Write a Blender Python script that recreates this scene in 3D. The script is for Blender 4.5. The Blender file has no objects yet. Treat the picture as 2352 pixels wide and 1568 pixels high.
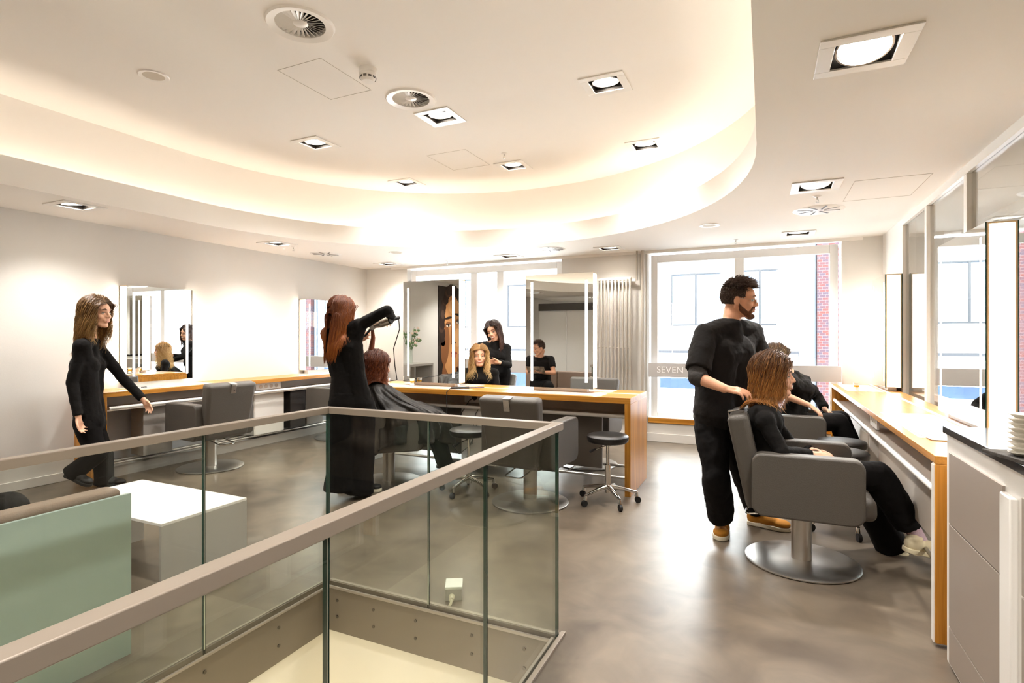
import bpy, bmesh, math, random
from mathutils import Vector, Matrix
PI = math.pi
random.seed(7)
C = bpy.context.scene.collection
scn = bpy.context.scene

# ---------------------------------------------------------------- camera, world, sun, exposure
F_PX, CX, HY, EYE = 1254.0, 1176.0, 774.0, 1.36
YAW = math.atan((1755 - CX) / F_PX)
cam_d = bpy.data.cameras.new('camera'); cam = bpy.data.objects.new('camera', cam_d); C.objects.link(cam)
cam_d.sensor_width = 36.0; cam_d.lens = F_PX / 2352 * 36.0; cam_d.shift_y = (HY - 784) / 2352
cam.location = (0, 0, EYE); cam.rotation_euler = (PI / 2, 0, YAW); cam_d.clip_start = 0.02
scn.camera = cam
w = bpy.data.worlds.new('daylight'); scn.world = w; w.use_nodes = True
w.node_tree.nodes['Background'].inputs[0].default_value = (0.86, 0.93, 1.0, 1)
w.node_tree.nodes['Background'].inputs[1].default_value = 2.0
sun_d = bpy.data.lights.new('sun', 'SUN'); sun_d.energy = 12; sun_d.angle = 0.05; sun_d.color = (1, 0.98, 0.95)
sun = bpy.data.objects.new('sun', sun_d); C.objects.link(sun); sun.rotation_euler = (math.radians(50), 0, math.radians(-12))
scn.view_settings.view_transform = 'Standard'; scn.view_settings.look = 'None'
scn.view_settings.exposure = 1.98; scn.view_settings.gamma = 1.0; scn.view_settings.use_curve_mapping = False
cy = scn.cycles
cy.max_bounces = 9; cy.diffuse_bounces = 5; cy.glossy_bounces = 6; cy.transmission_bounces = 6
cy.transparent_max_bounces = 20; cy.caustics_reflective = False; cy.caustics_refractive = False
cy.sample_clamp_indirect = 6.0; cy.use_denoising = True; cy.adaptive_threshold = 0.02
for nm, x0, x1, z0, z1 in (('window_daylight', -5.1, -2.65, .4, 2.35), ('window_daylight', -1.25, .7, .4, 2.35), ('window_daylight', 1.6, 4.2, .4, 2.35)):
    ld = bpy.data.lights.new(nm, 'AREA'); ld.shape = 'RECTANGLE'; ld.size = x1 - x0; ld.size_y = z1 - z0
    ld.cycles.is_portal = True
    lo = bpy.data.objects.new(nm, ld); C.objects.link(lo); lo.location = ((x0 + x1) / 2, 7.46, (z0 + z1) / 2)
    lo.rotation_euler = (-PI / 2, 0, 0)

def A(u, v, y):      # the point on the plane Y = y that the photograph shows at pixel u, v
    r = Vector((-math.sin(YAW), math.cos(YAW), 0)) + Vector((math.cos(YAW), math.sin(YAW), 0)) * ((u - CX) / F_PX) + Vector((0, 0, 1)) * ((HY - v) / F_PX)
    return Vector((0, 0, EYE)) + r * (y / r.y)

# ---------------------------------------------------------------- materials
def lin(h):
    h = h.lstrip('#'); c = [int(h[i:i + 2], 16) / 255 for i in (0, 2, 4)]
    return tuple(((x / 12.92) if x <= .04045 else ((x + .055) / 1.055) ** 2.4) for x in c) + (1,)
MATS = {}
def mat(name, col='#808080', rough=.5, metal=0.0, spec=.5, emis=None, es=0.0, noise=0.0, nscale=8.0, bump=0.0, bscale=40.0, stretch=(1, 1, 1), coat=0.0, sheen=0.0, col2=None, detail=4):
    if name in MATS: return MATS[name]
    m = bpy.data.materials.new(name); m.use_nodes = True; nt = m.node_tree; b = nt.nodes['Principled BSDF']
    c = lin(col); b.inputs['Base Color'].default_value = c; b.inputs['Roughness'].default_value = rough
    b.inputs['Metallic'].default_value = metal; b.inputs['Specular IOR Level'].default_value = spec
    b.inputs['Coat Weight'].default_value = coat; b.inputs['Sheen Weight'].default_value = sheen
    if emis: b.inputs['Emission Color'].default_value = lin(emis); b.inputs['Emission Strength'].default_value = es
    if noise or bump:
        tc = nt.nodes.new('ShaderNodeTexCoord'); mp = nt.nodes.new('ShaderNodeMapping'); mp.inputs['Scale'].default_value = stretch
        nt.links.new(tc.outputs['Object'], mp.inputs[0])
    if noise:
        n = nt.nodes.new('ShaderNodeTexNoise'); n.inputs['Scale'].default_value = nscale; n.inputs['Detail'].default_value = detail
        nt.links.new(mp.outputs[0], n.inputs['Vector'])
        r = nt.nodes.new('ShaderNodeValToRGB'); r.color_ramp.elements[0].position = .3; r.color_ramp.elements[1].position = .7
        d = lin(col2) if col2 else tuple(x * (1 - noise) for x in c[:3]) + (1,)
        r.color_ramp.elements[0].color = d; r.color_ramp.elements[1].color = c if col2 else tuple(min(1, x * (1 + noise * .5)) for x in c[:3]) + (1,)
        nt.links.new(n.outputs['Fac'], r.inputs[0]); nt.links.new(r.outputs[0], b.inputs['Base Color'])
    if bump:
        n2 = nt.nodes.new('ShaderNodeTexNoise'); n2.inputs['Scale'].default_value = bscale; n2.inputs['Detail'].default_value = 3
        nt.links.new(mp.outputs[0], n2.inputs['Vector'])
        bp = nt.nodes.new('ShaderNodeBump'); bp.inputs['Strength'].default_value = min(1, bump); bp.inputs['Distance'].default_value = .01 * max(1, bump)
        nt.links.new(n2.outputs['Fac'], bp.inputs['Height']); nt.links.new(bp.outputs[0], b.inputs['Normal'])
    MATS[name] = m; return m

def glass_mat(name, tint, refl=1.0):
    m = bpy.data.materials.new(name); m.use_nodes = True; nt = m.node_tree; nt.nodes.clear()
    o = nt.nodes.new('ShaderNodeOutputMaterial'); t = nt.nodes.new('ShaderNodeBsdfTransparent'); t.inputs[0].default_value = tint + (1,)
    g = nt.nodes.new('ShaderNodeBsdfGlossy'); g.inputs['Roughness'].default_value = 0.0
    f = nt.nodes.new('ShaderNodeFresnel'); f.inputs[0].default_value = 1.45
    ge = nt.nodes.new('ShaderNodeNewGeometry'); mi = nt.nodes.new('ShaderNodeMix'); mi.inputs[2].default_value = 1.45; mi.inputs[3].default_value = 1 / 1.45
    nt.links.new(ge.outputs['Backfacing'], mi.inputs[0]); nt.links.new(mi.outputs[0], f.inputs[0])
    mu = nt.nodes.new('ShaderNodeMath'); mu.operation = 'MULTIPLY'; mu.inputs[1].default_value = refl
    x = nt.nodes.new('ShaderNodeMixShader')
    nt.links.new(f.outputs[0], mu.inputs[0]); nt.links.new(mu.outputs[0], x.inputs[0]); nt.links.new(t.outputs[0], x.inputs[1]); nt.links.new(g.outputs[0], x.inputs[2]); nt.links.new(x.outputs[0], o.inputs[0])
    MATS[name] = m; return m

M_wall = mat('wall_paint', '#DAD6D0', .85, bump=.05, bscale=120)
M_ceil = mat('ceiling_paint', '#F4F0EA', .9)
M_white = mat('white_lacquer', '#EEEBE6', .3)
M_frame = mat('window_frame_paint', '#EFEEEC', .45)
M_rail = mat('taupe_painted_steel', '#8F8478', .42, metal=.25)
M_plate = mat('grey_steel_plate', '#6C6152', .5, metal=.2, noise=.06, nscale=3)
M_chrome = mat('chrome', '#D8D6D2', .08, metal=1)
M_brush = mat('brushed_steel', '#C2BEB8', .36, metal=1, noise=.08, nscale=5)
M_leather = mat('taupe_leather', '#504B45', .45, bump=.25, bscale=260)
M_black = mat('black_leather', '#1B1918', .35, bump=.15, bscale=220)
M_rubber = mat('black_rubber', '#161515', .6)
M_dark = mat('dark_housing', '#2A2522', .5)
M_grey = mat('grey_laminate', '#A49E97', .5)
M_panelgrey = mat('warm_grey_front', '#968A7F', .45)
M_beige = mat('beige_panel', '#C8BDB0', .5)
M_granite = mat('black_worktop', '#26221F', .12, noise=.3, nscale=90)
M_radi = mat('radiator_enamel', '#B5ACA0', .35)
M_green = mat('frosted_green_panel', '#A2B2AC', .35, bump=.1, bscale=12)
M_sofa = mat('brown_sofa_leather', '#8A7768', .5, bump=.2, bscale=200)
M_mirror = mat('mirror_silver', '#F2F4F2', .0, metal=1)
M_edge = mat('glass_edge_green', '#12382E', .15, spec=.8)
M_edge2 = mat('glass_edge_grey', '#A9B0A6', .12, metal=.8)
M_lit = mat('lit_opal_diffuser', '#FFFFFF', .5, emis='#FFF2E2', es=2.4)
M_strip = mat('lit_mirror_strip', '#FFFFFF', .5, emis='#FFF4E6', es=2.8)
M_cove = mat('cove_led_strip', '#FFFFFF', .5, emis='#FFF0E0', es=2.7)
M_lamp = mat('lamp_glass', '#FFFFFF', .5, emis='#FFF3E2', es=7.0)
M_slate = mat('slate', '#3A3530', .7, noise=.3, nscale=30, bump=.5, bscale=40)
M_cream = mat('cream_stair_wall', '#DAD3C4', .8)
M_ext = mat('white_facade', '#F4F5F6', .8)
M_extwin = mat('facade_window_glass', '#B9C6D2', .2)
M_extdark = mat('facade_blue_glass', '#26365A', .25, noise=.25, nscale=2)
M_cup = mat('translucent_plastic', '#E9E4DA', .25)
M_skin = mat('skin', '#E3B294', .5, noise=.06, nscale=14, spec=.35)
M_skin2 = mat('skin_tanned', '#DCA585', .5, noise=.08, nscale=14, spec=.35)
M_lips = mat('lips', '#B65C52', .4); M_teeth = mat('teeth', '#F1ECE2', .3); M_eye = mat('eye_white', '#EFEAE4', .2); M_iris = mat('iris', '#33231A', .15)
M_tee = mat('black_cotton', '#1C1918', .85, spec=.15, bump=.5, bscale=26, sheen=.04)
M_knit = mat('black_jersey', '#141211', .85, spec=.15, bump=.5, bscale=24, sheen=.02)
M_trs = mat('black_trouser_cloth', '#100E0E', .8, spec=.15, bump=.6, bscale=16, stretch=(1, 1, .35))
M_cape = mat('black_cape_nylon', '#1E1B18', .5, spec=.3, bump=.7, bscale=14, sheen=.05)
M_mustard = mat('mustard_suede', '#B87A22', .8); M_sole = mat('off_white_sole', '#E6DDC8', .6); M_sock = mat('lilac_sock', '#C7AFBF', .85, bump=.4, bscale=120)
M_creamshoe = mat('cream_leather', '#E3D6B4', .5); M_shirt = mat('grey_undershirt', '#55504C', .85)
M_glass = glass_mat('railing_glass', (.93, .95, .925)); M_win = glass_mat('window_glass', (.97, .985, .98)); M_part = glass_mat('partition_glass', (.94, .95, .94), 1.2)

def oak(name, axis):
    m = bpy.data.materials.new(name); m.use_nodes = True; nt = m.node_tree; b = nt.nodes['Principled BSDF']; b.inputs['Roughness'].default_value = .3
    tc = nt.nodes.new('ShaderNodeTexCoord'); mp = nt.nodes.new('ShaderNodeMapping')
    s = [26.0, 26.0, 26.0]; s[axis] = 1.1; mp.inputs['Scale'].default_value = s
    n = nt.nodes.new('ShaderNodeTexNoise'); n.inputs['Scale'].default_value = 1.6; n.inputs['Detail'].default_value = 6; n.inputs['Distortion'].default_value = .4
    r = nt.nodes.new('ShaderNodeValToRGB'); r.color_ramp.elements[0].position = .32; r.color_ramp.elements[1].position = .68
    r.color_ramp.elements[0].color = lin('#A2681C'); r.color_ramp.elements[1].color = lin('#CE9038')
    nt.links.new(tc.outputs['Object'], mp.inputs[0]); nt.links.new(mp.outputs[0], n.inputs['Vector']); nt.links.new(n.outputs['Fac'], r.inputs[0]); nt.links.new(r.outputs[0], b.inputs['Base Color'])
    return m
M_oakx, M_oaky, M_oakz = oak('oak_along_x', 0), oak('oak_along_y', 1), oak('oak_upright', 2)

def floor_mat():
    m = bpy.data.materials.new('polished_screed'); m.use_nodes = True; nt = m.node_tree; b = nt.nodes['Principled BSDF']
    tc = nt.nodes.new('ShaderNodeTexCoord')
    def N(scale, det, dis):
        n = nt.nodes.new('ShaderNodeTexNoise'); n.inputs['Scale'].default_value = scale; n.inputs['Detail'].default_value = det; n.inputs['Distortion'].default_value = dis
        nt.links.new(tc.outputs['Object'], n.inputs['Vector']); return n
    n1, n2, n3 = N(.9, 8, .8), N(3.4, 9, 1.2), N(2.0, 3, .3)
    mx = nt.nodes.new('ShaderNodeMix'); mx.inputs[0].default_value = .4
    nt.links.new(n1.outputs['Fac'], mx.inputs[2]); nt.links.new(n2.outputs['Fac'], mx.inputs[3])
    r = nt.nodes.new('ShaderNodeValToRGB'); r.color_ramp.elements[0].position = .3; r.color_ramp.elements[1].position = .7
    r.color_ramp.elements[0].color = lin('#40362C'); r.color_ramp.elements[1].color = lin('#7F7262')
    nt.links.new(mx.outputs[0], r.inputs[0]); nt.links.new(r.outputs[0], b.inputs['Base Color'])
    rr = nt.nodes.new('ShaderNodeMapRange'); rr.inputs[3].default_value = .285; rr.inputs[4].default_value = .38
    nt.links.new(n3.outputs['Fac'], rr.inputs[0]); nt.links.new(rr.outputs[0], b.inputs['Roughness'])
    bp = nt.nodes.new('ShaderNodeBump'); bp.inputs['Strength'].default_value = .03; bp.inputs['Distance'].default_value = .01
    nt.links.new(n2.outputs['Fac'], bp.inputs['Height']); nt.links.new(bp.outputs[0], b.inputs['Normal'])
    return m
M_floor = floor_mat()

def brick_mat():
    m = bpy.data.materials.new('red_brick'); m.use_nodes = True; nt = m.node_tree; b = nt.nodes['Principled BSDF']; b.inputs['Roughness'].default_value = .9
    tc = nt.nodes.new('ShaderNodeTexCoord'); mp = nt.nodes.new('ShaderNodeMapping'); mp.inputs['Rotation'].default_value = (PI / 2, 0, 0)
    k = nt.nodes.new('ShaderNodeTexBrick'); k.inputs['Scale'].default_value = 4.5; k.inputs['Color1'].default_value = lin('#441D1A'); k.inputs['Color2'].default_value = lin('#2C2430'); k.inputs['Mortar'].default_value = lin('#54484A'); k.inputs['Mortar Size'].default_value = .015
    nt.links.new(tc.outputs['Object'], mp.inputs[0]); nt.links.new(mp.outputs[0], k.inputs['Vector']); nt.links.new(k.outputs[0], b.inputs['Base Color'])
    return m
M_brick = brick_mat()

# ---------------------------------------------------------------- mesh helpers
def V(*a): return Vector(a[0]) if len(a) == 1 else Vector(a)
def frame(d):
    d = d.normalized(); a = Vector((0, 0, 1)) if abs(d.z) < .9 else Vector((1, 0, 0))
    x = d.cross(a).normalized(); return x, x.cross(d).normalized(), d
class G:
    def __init__(s): s.v = []; s.f = []; s.m = []
    def add(s, vs, fs, mi=0):
        o = len(s.v); s.v += [tuple(v) for v in vs]; s.f += [tuple(i + o for i in f) for f in fs]; s.m += [mi] * len(fs)
    def box(s, x0, x1, y0, y1, z0, z1, mi=0):
        s.add([(x, y, z) for z in (z0, z1) for y in (y0, y1) for x in (x0, x1)],
              [(0, 2, 3, 1), (4, 5, 7, 6), (0, 1, 5, 4), (2, 6, 7, 3), (0, 4, 6, 2), (1, 3, 7, 5)], mi); return s
    def obox(s, c, sz, M, mi=0):
        o = len(s.v); s.box(-sz[0] / 2, sz[0] / 2, -sz[1] / 2, sz[1] / 2, -sz[2] / 2, sz[2] / 2, mi)
        for i in range(o, len(s.v)): s.v[i] = tuple(Vector(c) + M @ Vector(s.v[i]))
        return s
    def cone(s, p, q, r0, r1, n=16, mi=0, cap=True):
        p, q = V(p), V(q); x, y, _ = frame(q - p); vs = []
        for c, r in ((p, r0), (q, r1)):
            for i in range(n):
                t = 2 * PI * i / n; vs.append(c + x * (r * math.cos(t)) + y * (r * math.sin(t)))
        fs = [(i, (i + 1) % n, n + (i + 1) % n, n + i) for i in range(n)]
        if cap: fs += [tuple(range(n - 1, -1, -1)), tuple(range(n, 2 * n))]
        s.add(vs, fs, mi); return s
    def tube(s, pts, r, n=8, mi=0, closed=False):
        pts = [V(p) for p in pts]; N = len(pts); vs = []; up = None
        for i, p in enumerate(pts):
            a = pts[i - 1] if (i > 0 or closed) else p; b = pts[(i + 1) % N] if (i < N - 1 or closed) else p
            d = (b - a).normalized()
            if up is None: x, y, _ = frame(d); up = y
            x = d.cross(up).normalized(); y = x.cross(d).normalized(); up = y
            rr = r[i] if isinstance(r, (list, tuple)) else r
            for k in range(n):
                t = 2 * PI * k / n; vs.append(p + x * (rr * math.cos(t)) + y * (rr * math.sin(t)))
        fs = []
        for i in range(N if closed else N - 1):
            j = (i + 1) % N
            fs += [(i * n + k, i * n + (k + 1) % n, j * n + (k + 1) % n, j * n + k) for k in range(n)]
        if not closed: fs += [tuple(range(n - 1, -1, -1)), tuple((N - 1) * n + k for k in range(n))]
        s.add(vs, fs, mi); return s
    def ell(s, c, r, M=None, n=16, k=10, mi=0):
        c = V(c); vs = []; r = (r, r, r) if isinstance(r, (int, float)) else r
        for i in range(k + 1):
            ph = PI * i / k
            for j in range(n):
                t = 2 * PI * j / n; q = Vector((r[0] * math.sin(ph) * math.cos(t), r[1] * math.sin(ph) * math.sin(t), r[2] * math.cos(ph)))
                vs.append(c + (M @ q if M else q))
        fs = [(i * n + j, (i + 1) * n + j, (i + 1) * n + (j + 1) % n, i * n + (j + 1) % n) for i in range(k) for j in range(n)]
        s.add(vs, fs, mi); return s
    def cap(s, p, q, r0, r1=None, n=14):
        r1 = r0 if r1 is None else r1
        p, q = V(p), V(q)
        if (q - p).length > 1e-5: s.cone(p, q, r0, r1, n)
        s.ell(p, r0, n=n, k=8); s.ell(q, r1, n=n, k=8); return s
    def lathe(s, prof, c=(0, 0, 0), n=32, mi=0, M=None):
        c = V(c); vs = []
        for r, z in prof:
            for j in range(n):
                t = 2 * PI * j / n; q = Vector((r * math.cos(t), r * math.sin(t), z)); vs.append(c + (M @ q if M else q))
        k = len(prof)
        fs = [(i * n + j, i * n + (j + 1) % n, (i + 1) * n + (j + 1) % n, (i + 1) * n + j) for i in range(k - 1) for j in range(n)]
        if prof[0][0] > .002: fs += [((k - 1) * n + j, (k - 1) * n + (j + 1) % n, (j + 1) % n, j) for j in range(n)]
        else: fs += [tuple(range(n - 1, -1, -1)), tuple((k - 1) * n + j for j in range(n))]
        s.add(vs, fs, mi); return s
    def prism(s, pts, axis, a, b, mi=0):   # pts 2D outline, extruded along axis from a to b
        def mk(p, h):
            return {0: (h, p[0], p[1]), 1: (p[0], h, p[1]), 2: (p[0], p[1], h)}[axis]
        n = len(pts); s.add([mk(p, a) for p in pts] + [mk(p, b) for p in pts],
              [(i, (i + 1) % n, n + (i + 1) % n, n + i) for i in range(n)] + [tuple(range(n - 1, -1, -1)), tuple(range(n, 2 * n))], mi); return s
    def xf(s, M):
        s.v = [tuple(M @ Vector(v)) for v in s.v]; return s
    def build(s, name, mats, parent=None, bevel=0, seg=3, smooth=False, remesh=0, local=False, solid=0, autosm=True):
        me = bpy.data.meshes.new(name)
        off = Vector((0, 0, 0))
        if parent and not local:
            p = parent
            while p: off += p.location; p = p.parent
        me.from_pydata([tuple(Vector(v) - off) for v in s.v], [], s.f); me.update()
        bm = bmesh.new(); bm.from_mesh(me)
        if not remesh: bmesh.ops.recalc_face_normals(bm, faces=bm.faces)
        bm.to_mesh(me); bm.free()
        mats = mats if isinstance(mats, (list, tuple)) else [mats]
        for m in mats: me.materials.append(m)
        for p, i in zip(me.polygons, s.m): p.material_index = i
        o = bpy.data.objects.new(name, me); C.objects.link(o)
        if parent: o.parent = parent
        if remesh:
            rm = o.modifiers.new('form', 'REMESH'); rm.mode = 'VOXEL'; rm.voxel_size = remesh; rm.use_smooth_shade = True
            sm = o.modifiers.new('soften', 'SMOOTH'); sm.factor = .5; sm.iterations = 5
        if bevel:
            bv = o.modifiers.new('bevel', 'BEVEL'); bv.width = bevel; bv.segments = seg; bv.limit_method = 'ANGLE'; bv.angle_limit = .7
        if smooth or bevel or remesh:
            for p in me.polygons: p.use_smooth = True
            if not remesh and autosm: me.set_sharp_from_angle(angle=math.radians(40))
        return o
def tag(o, label=None, cat=None, group=None, kind=None):
    for k, v in (('label', label), ('category', cat), ('group', group), ('kind', kind)):
        if v: o[k] = v
    return o
def thing(name, loc, label, cat, group=None, rz=0):
    o = bpy.data.objects.new(name, None); C.objects.link(o); o.location = loc; o.rotation_euler = (0, 0, rz); o.empty_display_size = .1
    return tag(o, label, cat, group)
def struct(name, g, m, bevel=0, smooth=False, parent=None):
    o = g.build(name, m, parent, bevel=bevel, smooth=smooth)
    if not parent: o['kind'] = 'structure'
    return o
def dup(root, loc, rz, label, group=None):
    def cp(o, par):
        c = o.copy(); C.objects.link(c)
        if par: c.parent = par
        for ch in list(o.children): cp(ch, c)
        return c
    r = cp(root, None); r.location = loc; r.rotation_euler = (0, 0, rz); r['label'] = label
    if group: r['group'] = group
    return r

# ---------------------------------------------------------------- the room
WL, WB, LOW, HIGH = -6.02, 7.25, 2.49, 3.24
SX0, SX1, SY0, SY1 = -2.216, -.855, -1.6, 2.345          # stairwell opening
RX = 5.2; YB = -6.5
g = G()
g.box(WL, SX0, YB, WB + .3, -.02, 0); g.box(SX1, RX, YB, WB + .3, -.02, 0); g.box(SX0, SX1, SY1, WB + .3, -.02, 0); g.box(SX0, SX1, YB, SY0, -.02, 0)
struct('floor', g, M_floor)
g = G(); g.box(WL, SX0 - .02, YB, WB + .3, -.28, -.021); g.box(SX1 + .02, RX, YB, WB + .3, -.28, -.021); g.box(SX0 - .02, SX1 + .02, SY1 + .02, WB + .3, -.28, -.021); g.box(SX0 - .02, SX1 + .02, YB, SY0 - .02, -.28, -.021)
struct('trim_1', g, M_grey)

# ceiling: low ceiling with the oval opening, fascia, cove and high ceiling
OX, OYF, OYR, OA, OB = -2.57, 3.5, -1.2, 2.53, 2.64
def outline(off, n=40):
    pts = []
    def q(t, b, cyy, sgn):
        c, s_ = math.cos(t), math.sin(t); e = 2 / 2.08
        return (OX + (OA + off) * math.copysign(abs(c) ** e, c), cyy + sgn * (b + off) * abs(s_) ** e)
    for i in range(n + 1): pts.append(q(PI * i / n, OB, OYF, 1))
    for i in range(n + 1): pts.append(q(PI - PI * i / n, OB, OYR, -1))
    return pts
def plate_with_hole(z0, z1, off, x0, x1, y0, y1):
    g = G(); ol = outline(off); ol = [p for k_, p in enumerate(ol) if (p[0] - ol[k_ - 1][0]) ** 2 + (p[1] - ol[k_ - 1][1]) ** 2 > 1e-8]; n = len(ol)
    ext = []
    cxm, cym = OX, (OYF + OYR) / 2
    for (x, y) in ol:
        dx, dy = x - cxm, y - cym
        t = min(((x1 if dx > 0 else x0) - cxm) / dx if abs(dx) > 1e-6 else 1e9, ((y1 if dy > 0 else y0) - cym) / dy if abs(dy) > 1e-6 else 1e9)
        ext.append((cxm + dx * t, cym + dy * t))
    corners = [(x1, y1), (x0, y1), (x0, y0), (x1, y0)]
    N_ = 2 * n + 4; vs = []; fs = []
    for z in (z0, z1): vs += [(x, y, z) for x, y in ol] + [(x, y, z) for x, y in ext] + [(x, y, z) for x, y in corners]
    for i in range(n):
        j = (i + 1) % n; a, b = ext[i], ext[j]; best = None
        for k, (cx_, cy_) in enumerate(corners):
            ina = (abs(a[0] - cx_) < 1e-6, abs(a[1] - cy_) < 1e-6); inb = (abs(b[0] - cx_) < 1e-6, abs(b[1] - cy_) < 1e-6)
            if ((ina[0] and inb[1]) or (ina[1] and inb[0])) and not (all(ina) or all(inb)): best = k
        path = [n + i] + ([2 * n + best] if best is not None else []) + [n + j]
        for o in (0, N_): fs.append(tuple([o + i] + [o + q for q in path] + [o + j]) if o == 0 else tuple(reversed([o + i] + [o + q for q in path] + [o + j])))
        for q, r_ in zip(path, path[1:]): fs.append((q, r_, N_ + r_, N_ + q))
        fs.append((i, j, N_ + j, N_ + i))
    g.add(vs, fs)
    return g, ol
g, ol = plate_with_hole(LOW, LOW + .07, .012, WL - .2, RX + .2, YB - .2, WB + .3)
ceil_low = struct('ceiling', g, M_ceil)
def band(off, z0, z1, thick, name):
    g = G(); a = outline(off); b = outline(off + thick); n = len(a)
    vs = [(x, y, z0) for x, y in a] + [(x, y, z1) for x, y in a] + [(x, y, z1) for x, y in b] + [(x, y, z0) for x, y in b]
    fs = []
    for i in range(n):
        j = (i + 1) % n
        for k in range(4): fs.append((k * n + i, k * n + j, ((k + 1) % 4) * n + j, ((k + 1) % 4) * n + i))
    g.add(vs, fs); return struct(name, g, M_ceil, smooth=True)
band(0, LOW - .0008, 2.705, .03, 'trim_2')
band(.26, LOW + .07, HIGH, .04, 'trim_3')
ceil_high = struct('trim_4', G().box(WL - .2, RX + .2, YB - .2, WB + .3, HIGH, HIGH + .1), M_ceil)
g = G(); pts = outline(.13, 60)
g.tube([(x, y, LOW + .10) for x, y in pts], .012, 6, closed=True)
tag(g.build('cove_light_strip', M_cove), 'warm light strip hidden in the oval ceiling cove', 'light')

# walls
struct('wall_left', G().box(WL - .2, WL, YB - .2, WB + .5, -.02, LOW + .02), M_wall)
struct('baseboard_left', G().box(WL, WL + .018, YB, 2.99, 0, .085), M_wall, bevel=.004)
A0, A1, B0, B1, C0, C1, SILL = -5.20, -2.58, -1.39, .81, 1.75, 4.4, .24
g = G()
for x0, x1 in ((WL, A0), (A1, B0), (B1, 1.75), (C1, RX + .2)): g.box(x0, x1, WB, WB + .28, -.02, LOW + .02)
for x0, x1 in ((A0, A1), (B0, B1), (C0, C1)): g.box(x0, x1, WB, WB + .28, -.02, SILL)
struct('wall_back', g, M_wall)
g = G(); g.box(A0 - .3, B1 + .2, WB - .02, WB, LOW - .035, LOW); struct('trim_5', g, M_ceil)
g = G(); g.box(A1 + .02, 1.2, WB - .014, WB, 0, .11); struct('baseboard_back', g, M_wall, bevel=.004)
struct('wall_right', G().box(RX, RX + .2, YB, WB + .3, -.02, LOW + .02), M_wall)
struct('wall_stub', G().box(1.2, 1.32, 6.36, WB, 0, LOW), M_white)
struct('wall_rear', G().box(WL - .2, RX + .2, YB - .2, YB, -.02, HIGH), M_wall)

# windows
WY = 7.38
def window(name, x0, x1, mull, z0=.31, z1=2.44):
    g = G(); t = .085
    g.box(x0, x0 + t, WY - .04, WY + .04, z0, z1); g.box(x1 - t, x1, WY - .04, WY + .04, z0, z1)
    g.box(x0 + t, x1 - t, WY - .04, WY + .04, z1 - .1, z1); g.box(x0 + t, x1 - t, WY - .04, WY + .04, z0, z0 + .06)
    for a, b in mull: g.box(a, b, WY - .04, WY + .04, z0 + .06, z1 - .1)
    o = struct(name, g, M_frame, bevel=.006)
    pn = G().box(x0 + t, x1 - t, WY - .004, WY + .004, z0 + .06, z1 - .1).build('pane', M_win, o)
    g = G(); g.box(x0 - .02, x1 + .02, WB - .02, WY - .03, .245, .31); g.build('sill', M_oakx, o, bevel=.004)
    G().box(x0 - .02, x1 + .02, WB - .015, WY - .03, .3105, .318).build('sill_top', M_white, o)
    return o
window('window_1', A0 + .02, A1 - .02, ((-4.09, -3.98), (-3.64, -3.53)))
window('window_2', B0 + .03, B1 - .03, ((-.335, -.225),))
window('window_3', C0 + .02, C1 - .02, ((2.9, 3.0),))
for i, (x0, x1) in enumerate(((A0 - .02, A1 - .0), (B0 + .02, B1 - .01))):
    r = thing('window_sign_band', ((x0 + x1) / 2, 7.22, .84), ('grey privacy band across the window behind the seated blonde client', 'grey privacy band with shop lettering across the window behind the man')[i], 'sign', 'grey bands across the windows')
    G().box(x0, x1, 7.205, 7.222, .845, 1.028).build('panel', mat('band_film', '#C4C0BE', .5), r, bevel=.003)
    for x in (x0 + .1, x1 - .1): G().cone((x, 7.222, .93), (x, 7.35, .93), .012, .012, 10).build('bracket', M_brush, r, smooth=True)
    if i == 1:
        p = A(1508, 851, 7.2)
        for word, dx in (('SEVEN', 0), ('S', .408)):
            cu = bpy.data.curves.new('lettering', 'FONT'); cu.body = word; cu.size = .115; cu.extrude = .001; cu.space_character = 1.05; cu.align_x = 'LEFT'; cu.align_y = 'CENTER'
            cu.materials.append(mat('sign_letter_white', '#FFFFFF', .6)); tmp = bpy.data.objects.new('lettering', cu); C.objects.link(tmp); me = bpy.data.meshes.new_from_object(tmp.evaluated_get(bpy.context.evaluated_depsgraph_get())); bpy.data.objects.remove(tmp)
            to = bpy.data.objects.new('lettering', me); C.objects.link(to); to.parent = r; to.location = Vector((p.x + dx, 7.203, .937)) - r.location; to.rotation_euler = (PI / 2, 0, 0)

# stairwell lining and lower floor
g = G()
g.box(SX0 - .02, SX0 + .0, SY0, SY1, -.275, -.02); g.box(SX1, SX1 + .02, SY0, SY1, -.275, -.02); g.box(SX0 - .02, SX1 + .02, SY1, SY1 + .02, -.275, -.02)
st = struct('trim_20', g, M_plate)
M_bolt = mat('bolt_dark', '#4A4238', .4, metal=.6)
for x in (-2.15, -1.9, -1.63, -1.3, -1.02):
    for z in (-.1, -.19): G().cone((x, SY1 - .004, z), (x, SY1 + .001, z), .008, .008, 12).build('bolt', M_bolt, st)
for y in (2.0, 1.6, 1.2, .8, .4):
    for z in (-.1, -.19): G().cone((SX0 + .004, y, z), (SX0 - .001, y, z), .008, .008, 12).build('bolt', M_bolt, st)
struct('wall_stair', G().box(SX0 - .12, SX0 - .02, SY0 - .1, SY1 + .12, -3.2, -.28).box(SX1 + .02, SX1 + .12, SY0 - .1, SY1 + .12, -3.2, -.28).box(SX0 - .12, SX1 + .12, SY1 + .03, SY1 + .12, -3.2, -.28).box(SX0 - .12, SX1 + .12, SY0 - .12, SY0 - .02, -3.2, -.28), M_cream)
struct('floor_lower', G().box(SX0 - .12, SX1 + .12, SY0 - .12, SY1 + .12, -3.25, -3.2), M_floor)
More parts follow.
